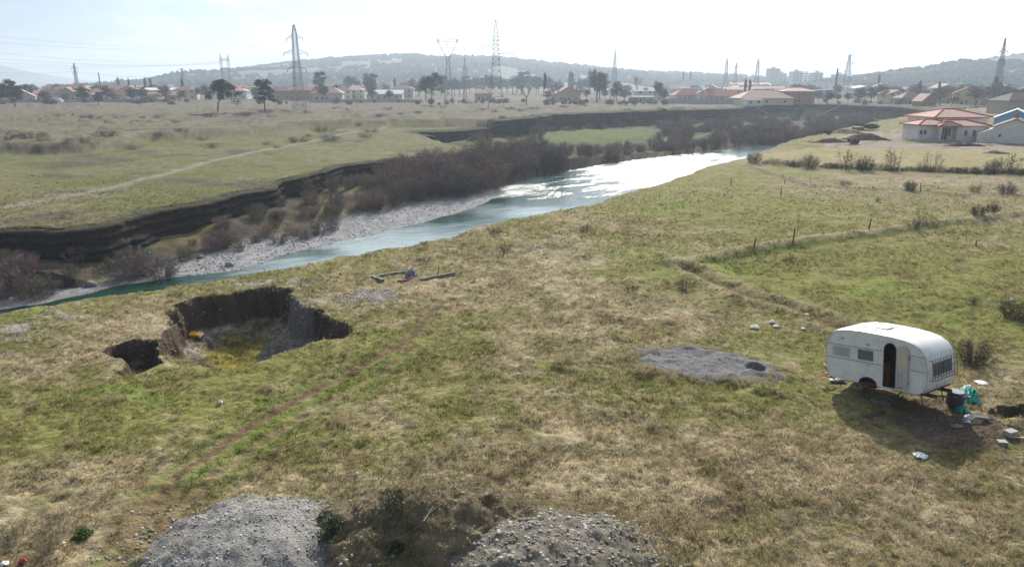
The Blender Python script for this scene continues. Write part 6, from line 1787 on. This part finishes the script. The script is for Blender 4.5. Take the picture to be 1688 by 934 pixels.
    for z in (.52, .64, .9, 1.14, 1.26): gr.bar(gp(.12, z), gp(Wd - .12, z), .022, 5)
    for k in range(10):
        y = .12 + (Wd - .24) * k / 9; gr.bar(gp(y, .52), gp(y, 1.26), .018, 5)
    go = build('window_grille', gr, MGr, root)
    br = MB()
    for y in (.14, Wd - .14):
        for z in (.54, 1.24): br.bar(gp(y, z), (nx - .05 - (z - .5) * .02, y, z), .02, 5)
    build('grille_bracket', br, MGr, go)
    build('seam_strip', MB().bar((3.80, .72, .10), (3.835, .72, .50), .012, 4).bar((3.80, 1.38, .10), (3.835, 1.38, .50), .012, 4), MT, no)
    # chassis, wheels, drawbar, steadies
    ch = MB()
    ch.box(.5, L + .1, .45, .53, -.14, -.02).box(.5, L + .1, Wd - .53, Wd - .45, -.14, -.02).box(1.66, 1.74, .1, Wd - .1, -.16, -.06)
    ch.bar((L - .3, .49, -.08), (L + .75, Wd / 2 - .03, -.10), .07, 4).bar((L - .3, Wd - .49, -.08), (L + .75, Wd / 2 + .03, -.10), .07, 4)
    build('chassis', ch, mat('rusty_chassis', (.09, .05, .04), .85, noise=.4, nscale=8), root)
    hb = build('hitch', MB().bar((L + .7, Wd / 2, -.08), (L + .92, Wd / 2, -.06), .10, 8).bar((L + .9, Wd / 2, -.14), (L + .9, Wd / 2, .0), .11, 8), MT, root)
    for y in (.46, Wd - .64):
        w = build('wheel', MB().bar((wx, y, .04), (wx, y + .18, .04), .52, 20), M_tyre, root)
        build('rim', MB().bar((wx, y - .012, .04), (wx, y - .001, .04), .28, 14), mat('shade_dark_rim', (.05, .045, .04), .8), w)  # rim coloured near black for the shade inside the arch
    # inside of the wheel arch
    wa = MB()
    for (a, b), (c, d_) in zip(bottom[:-1], bottom[1:]): wa.add([(a, .0, b), (c, .0, d_), (c, .32, d_), (a, .32, b)], [(0, 1, 2, 3)])
    wa.add([(a, .32, b) for a, b in bottom], [tuple(range(len(bottom)))])
    build('wheel_arch', wa, MI, root)
    for x, y in ((.55, .3), (.55, Wd - .3), (3.5, .3), (3.5, Wd - .3)):
        build('steady_leg', MB().bar((x, y, -.1), (x + (.1 if x > 2 else -.1), y, -.36 if x < 2 else -.55), .045, 4), M_steeld, root)
    # rear bumper bar, rusty red
    build('rear_bar', MB().bar((-.25, .1, -.02), (-.05, .6, .0), .07, 5).bar((-.25, .1, -.02), (.3, .2, -.05), .06, 5), mat('red_rust', (.38, .10, .06), .8), root)
    return root
SCL = HC / 10
CAR_LOC = Vector((10.693 * SCL, 23.117 * SCL, .369 * SCL - .05)); CAR_YAW = -.938; CAR_PIT = .134; CAR_ROL = -.061
caravan()

# things round the caravan -----------------------------------
def at_car(px, py, dz=0): p = G(px, py); return Vector((p.x, p.y, p.z + dz))
M_tub = mat('dark_tub', (.045, .055, .075), .45)
p = at_car(1573, 668)
root = empty('water_barrel', (p.x, p.y, p.z), 0, 'dark blue grey plastic barrel under the nose of the caravan', 'barrel')
mb = MB(); rr_ = [.24, .29, .30, .29, .25]; zz_ = [0, .08, .28, .46, .55]
for i in range(4): mb.bar((0, 0, zz_[i]), (0, 0, zz_[i + 1]), rr_[i] * 2, 20, rr_[i + 1] * 2, caps=(i in (0,)))
mb.bar((0, 0, .50), (0, 0, .51), .46, 20)
build('body', mb, M_tub, root, smooth=False); build('rim', MB().bar((0, 0, .54), (0, 0, .575), .53, 20, .51), mat('tub_rim', (.22, .25, .30), .4), root)
M_teal = mat('teal_plastic', (.03, .36, .28), .45, noise=.25, nscale=8); M_tealw = mat('white_teal_plastic', (.55, .68, .64), .5)
p = at_car(1597, 660, .03); crumple('green_tarp', p, .34, .34, M_teal, 'crumpled teal green plastic tarp right of the barrel', 'tarp', 21)
p = at_car(1594, 651, .20); crumple('pale_plastic_sheet', p, .2, .18, M_tealw, 'pale plastic sheet lying on the teal tarp', 'plastic sheet', 22)
p = at_car(1586, 677, .03); crumple('green_tarp', p, .22, .12, M_teal, 'small piece of teal green plastic in front of the barrel', 'tarp', 23)
M_dg = mat('grey_plastic', (.20, .21, .23), .5, noise=.2, nscale=9)
p = at_car(1605, 694, .03)
root = empty('broken_panel', (p.x, p.y, p.z), R(25), 'broken grey plastic panel among the debris right of the caravan', 'debris')
root.rotation_euler = (R(8), R(-6), R(28))
mb = MB(); pr = [(-.5, 0, 0), (-.25, .05, .1), (0, .03, .14), (.3, -.1, .06), (.5, -.25, .02)]
for a, b in zip(pr[:-1], pr[1:]):
    a = Vector(a); b = Vector(b); mb.add([a + Vector((0, -.10, 0)), b + Vector((0, -.10, 0)), b + Vector((0, .10, .03)), a + Vector((0, .10, .03)), a + Vector((0, -.10, .03)), b + Vector((0, -.10, .03)), b + Vector((0, .10, .06)), a + Vector((0, .10, .06))],
         [(0, 3, 2, 1), (4, 5, 6, 7), (0, 1, 5, 4), (1, 2, 6, 5), (2, 3, 7, 6), (3, 0, 4, 7)])
build('sheet', mb, M_dg, root); build('edge_rib', MB().path([Vector(q) + Vector((0, -.1, .045)) for q in pr], .03, 5), M_steeld, root)
p = at_car(1578, 703, .02); o = crumple('dark_bag', p, .2, .06, M_dg, 'flattened dark grey bag left of the broken panel', 'bag', 24, sy=.6)
p = at_car(1595, 690, .06); crumple('white_rag', p, .12, .08, M_bag, 'white rag behind the broken panel', 'rag', 25)
p = at_car(1413, 637, .02)
root = empty('oval_tray', (p.x, p.y, p.z), 0, 'off-white oval tray lying by the wheel of the caravan', 'tray')
root.rotation_euler = (R(10), R(12), R(-20))
build('dish', MB().bar((0, 0, .0), (0, 0, .035), .42, 20), mat('offwhite_lid', (.62, .58, .50), .5), root, bevel=.01); build('knob', MB().bar((0, 0, .035), (0, 0, .06), .07, 10), M_steeld, root)
# blue hose loop
p = at_car(1454, 661, .04); mb = MB(); pl = []
for k in range(37):
    a = 2 * math.pi * k / 36; pl.append(Vector((.36 * math.cos(a) * (1 + .06 * math.sin(3 * a)), .30 * math.sin(a), .03 * math.sin(2 * a))))
mb.path(pl, .035, 6); o = build('blue_hose', mb, mat('blue_hose_plastic', (.14, .32, .46), .5), None, p); tag(o, 'loop of light blue hose in the shade in front of the caravan', 'hose')
p = at_car(1480, 655, .05); o = build('wooden_stick', MB().bar((-.35, -.25, 0), (.3, .3, .06), .06, 6), M_wood, None, p); tag(o, 'short wooden pole lying under the front of the caravan', 'pole')
p = at_car(1372, 604, .02); crumple('rusty_sheet', p, .32, .03, mat('rusty_sheet', (.34, .13, .08), .8, noise=.3, nscale=8), 'rusty red sheet at the back end of the caravan', 'sheet metal', 26)
p = at_car(1380, 628, .04); crumple('grey_sheet', p, .3, .05, M_dg, 'grey sheet in the shade under the back of the caravan', 'sheet metal', 27, sy=.5)
def block(px, py, s, rz, label):
    p = at_car(px, py, -.02); root = empty('concrete_block', (p.x, p.y, p.z), rz, label, 'concrete block')
    a, b, c = s
    build('shell', MB().box(-a, a, -b, -b + .035, 0, c).box(-a, a, b - .035, b, 0, c).box(-a, -a + .035, -b + .036, b - .036, 0, c).box(a - .035, a, -b + .036, b - .036, 0, c).box(-.018, .018, -b + .036, b - .036, 0, c - .01), M_conc, root)
    build('top_slab', MB().box(-a - .005, a + .005, -b - .005, b + .005, c + .001, c + .03), M_conc, root)
block(1665, 716, (.19, .13, .15), R(20), 'grey concrete block at the right edge, the farther of two')
block(1651, 733, (.14, .11, .14), R(-8), 'small pale concrete block, the nearer of two at the right edge')
p = at_car(1668, 722, .03); o = build('pale_plank', MB().box(-.1, .6, -.04, .04, 0, .03), mat('pale_wood', (.42, .36, .28), .8, noise=.2, nscale=9), None, p, R(-6)); tag(o, 'pale plank lying between the two concrete blocks', 'plank')
# bits of pallet and roots on the mound
p = P(710, 850, .95); o = build('dry_branch', MB().bar((-.15, -.25, .05), (.05, .25, .18), .03, 6, .015).bar((0, .05, .12), (.16, .2, .2), .02, 5, .01), mat('bleached_wood', (.42, .38, .31), .8), None, G(710, 852)); tag(o, 'bleached dry branch on the right flank of the earth mound', 'branch')
# gravel debris on the bare ground
xs, ys = scatter_px(900, 1590, 708, 95, 34)
o = build('gravel_scatter', stones_mesh('gravel_scatter', np.stack([xs, ys, H(xs, ys) + .005], -1), .012 + .035 * RNG.random(len(xs)) ** 2, (.17, .155, .145), .5), M_stone); tag(o, 'fine stones scattered on the bare ground in front of the caravan', 'gravel', kind='stuff')
xs = []; ys = []
for (n_, cx, cy, rx, ry) in [(700, 610, 492, 60, 16), (420, 30, 550, 70, 36), (400, 450, 474, 130, 12), (160, 380, 850, 170, 22), (120, 540, 858, 60, 24), (200, 900, 862, 190, 24), (90, 200, 905, 50, 40), (260, 890, 411, 70, 8), (300, 1160, 575, 130, 12)]:
    a, b = scatter_px(n_, cx, cy, rx, ry); xs.append(a); ys.append(b)
xs = np.concatenate(xs); ys = np.concatenate(ys); k = ~inside(xs, ys, PITAP) & ~inside(xs, ys, VALLEY); xs, ys = xs[k], ys[k]
o = build('loose_gravel', stones_mesh('loose_gravel', np.stack([xs, ys, H(xs, ys) + .005], -1), .02 + .05 * RNG.random(len(xs)) ** 2, (.31, .30, .30), .4), M_stone); tag(o, 'loose grey gravel lying on the meadow', 'gravel', kind='stuff')

# ------------------------------------------------------------ haze: the air between here and the hills
hm = bpy.data.materials.new('haze_air'); hm.use_nodes = True
t = hm.node_tree; t.nodes.clear()
ou = t.nodes.new('ShaderNodeOutputMaterial'); pv = t.nodes.new('ShaderNodeVolumePrincipled')
pv.inputs['Color'].default_value = (.74, .85, 1.0, 1); pv.inputs['Density'].default_value = .00040; pv.inputs['Anisotropy'].default_value = .35
t.links.new(pv.outputs[0], ou.inputs['Volume'])
hb = build('haze', MB().box(-12500, 12500, -60, 9500, -9, 160), hm)
tag(hb, kind='stuff')
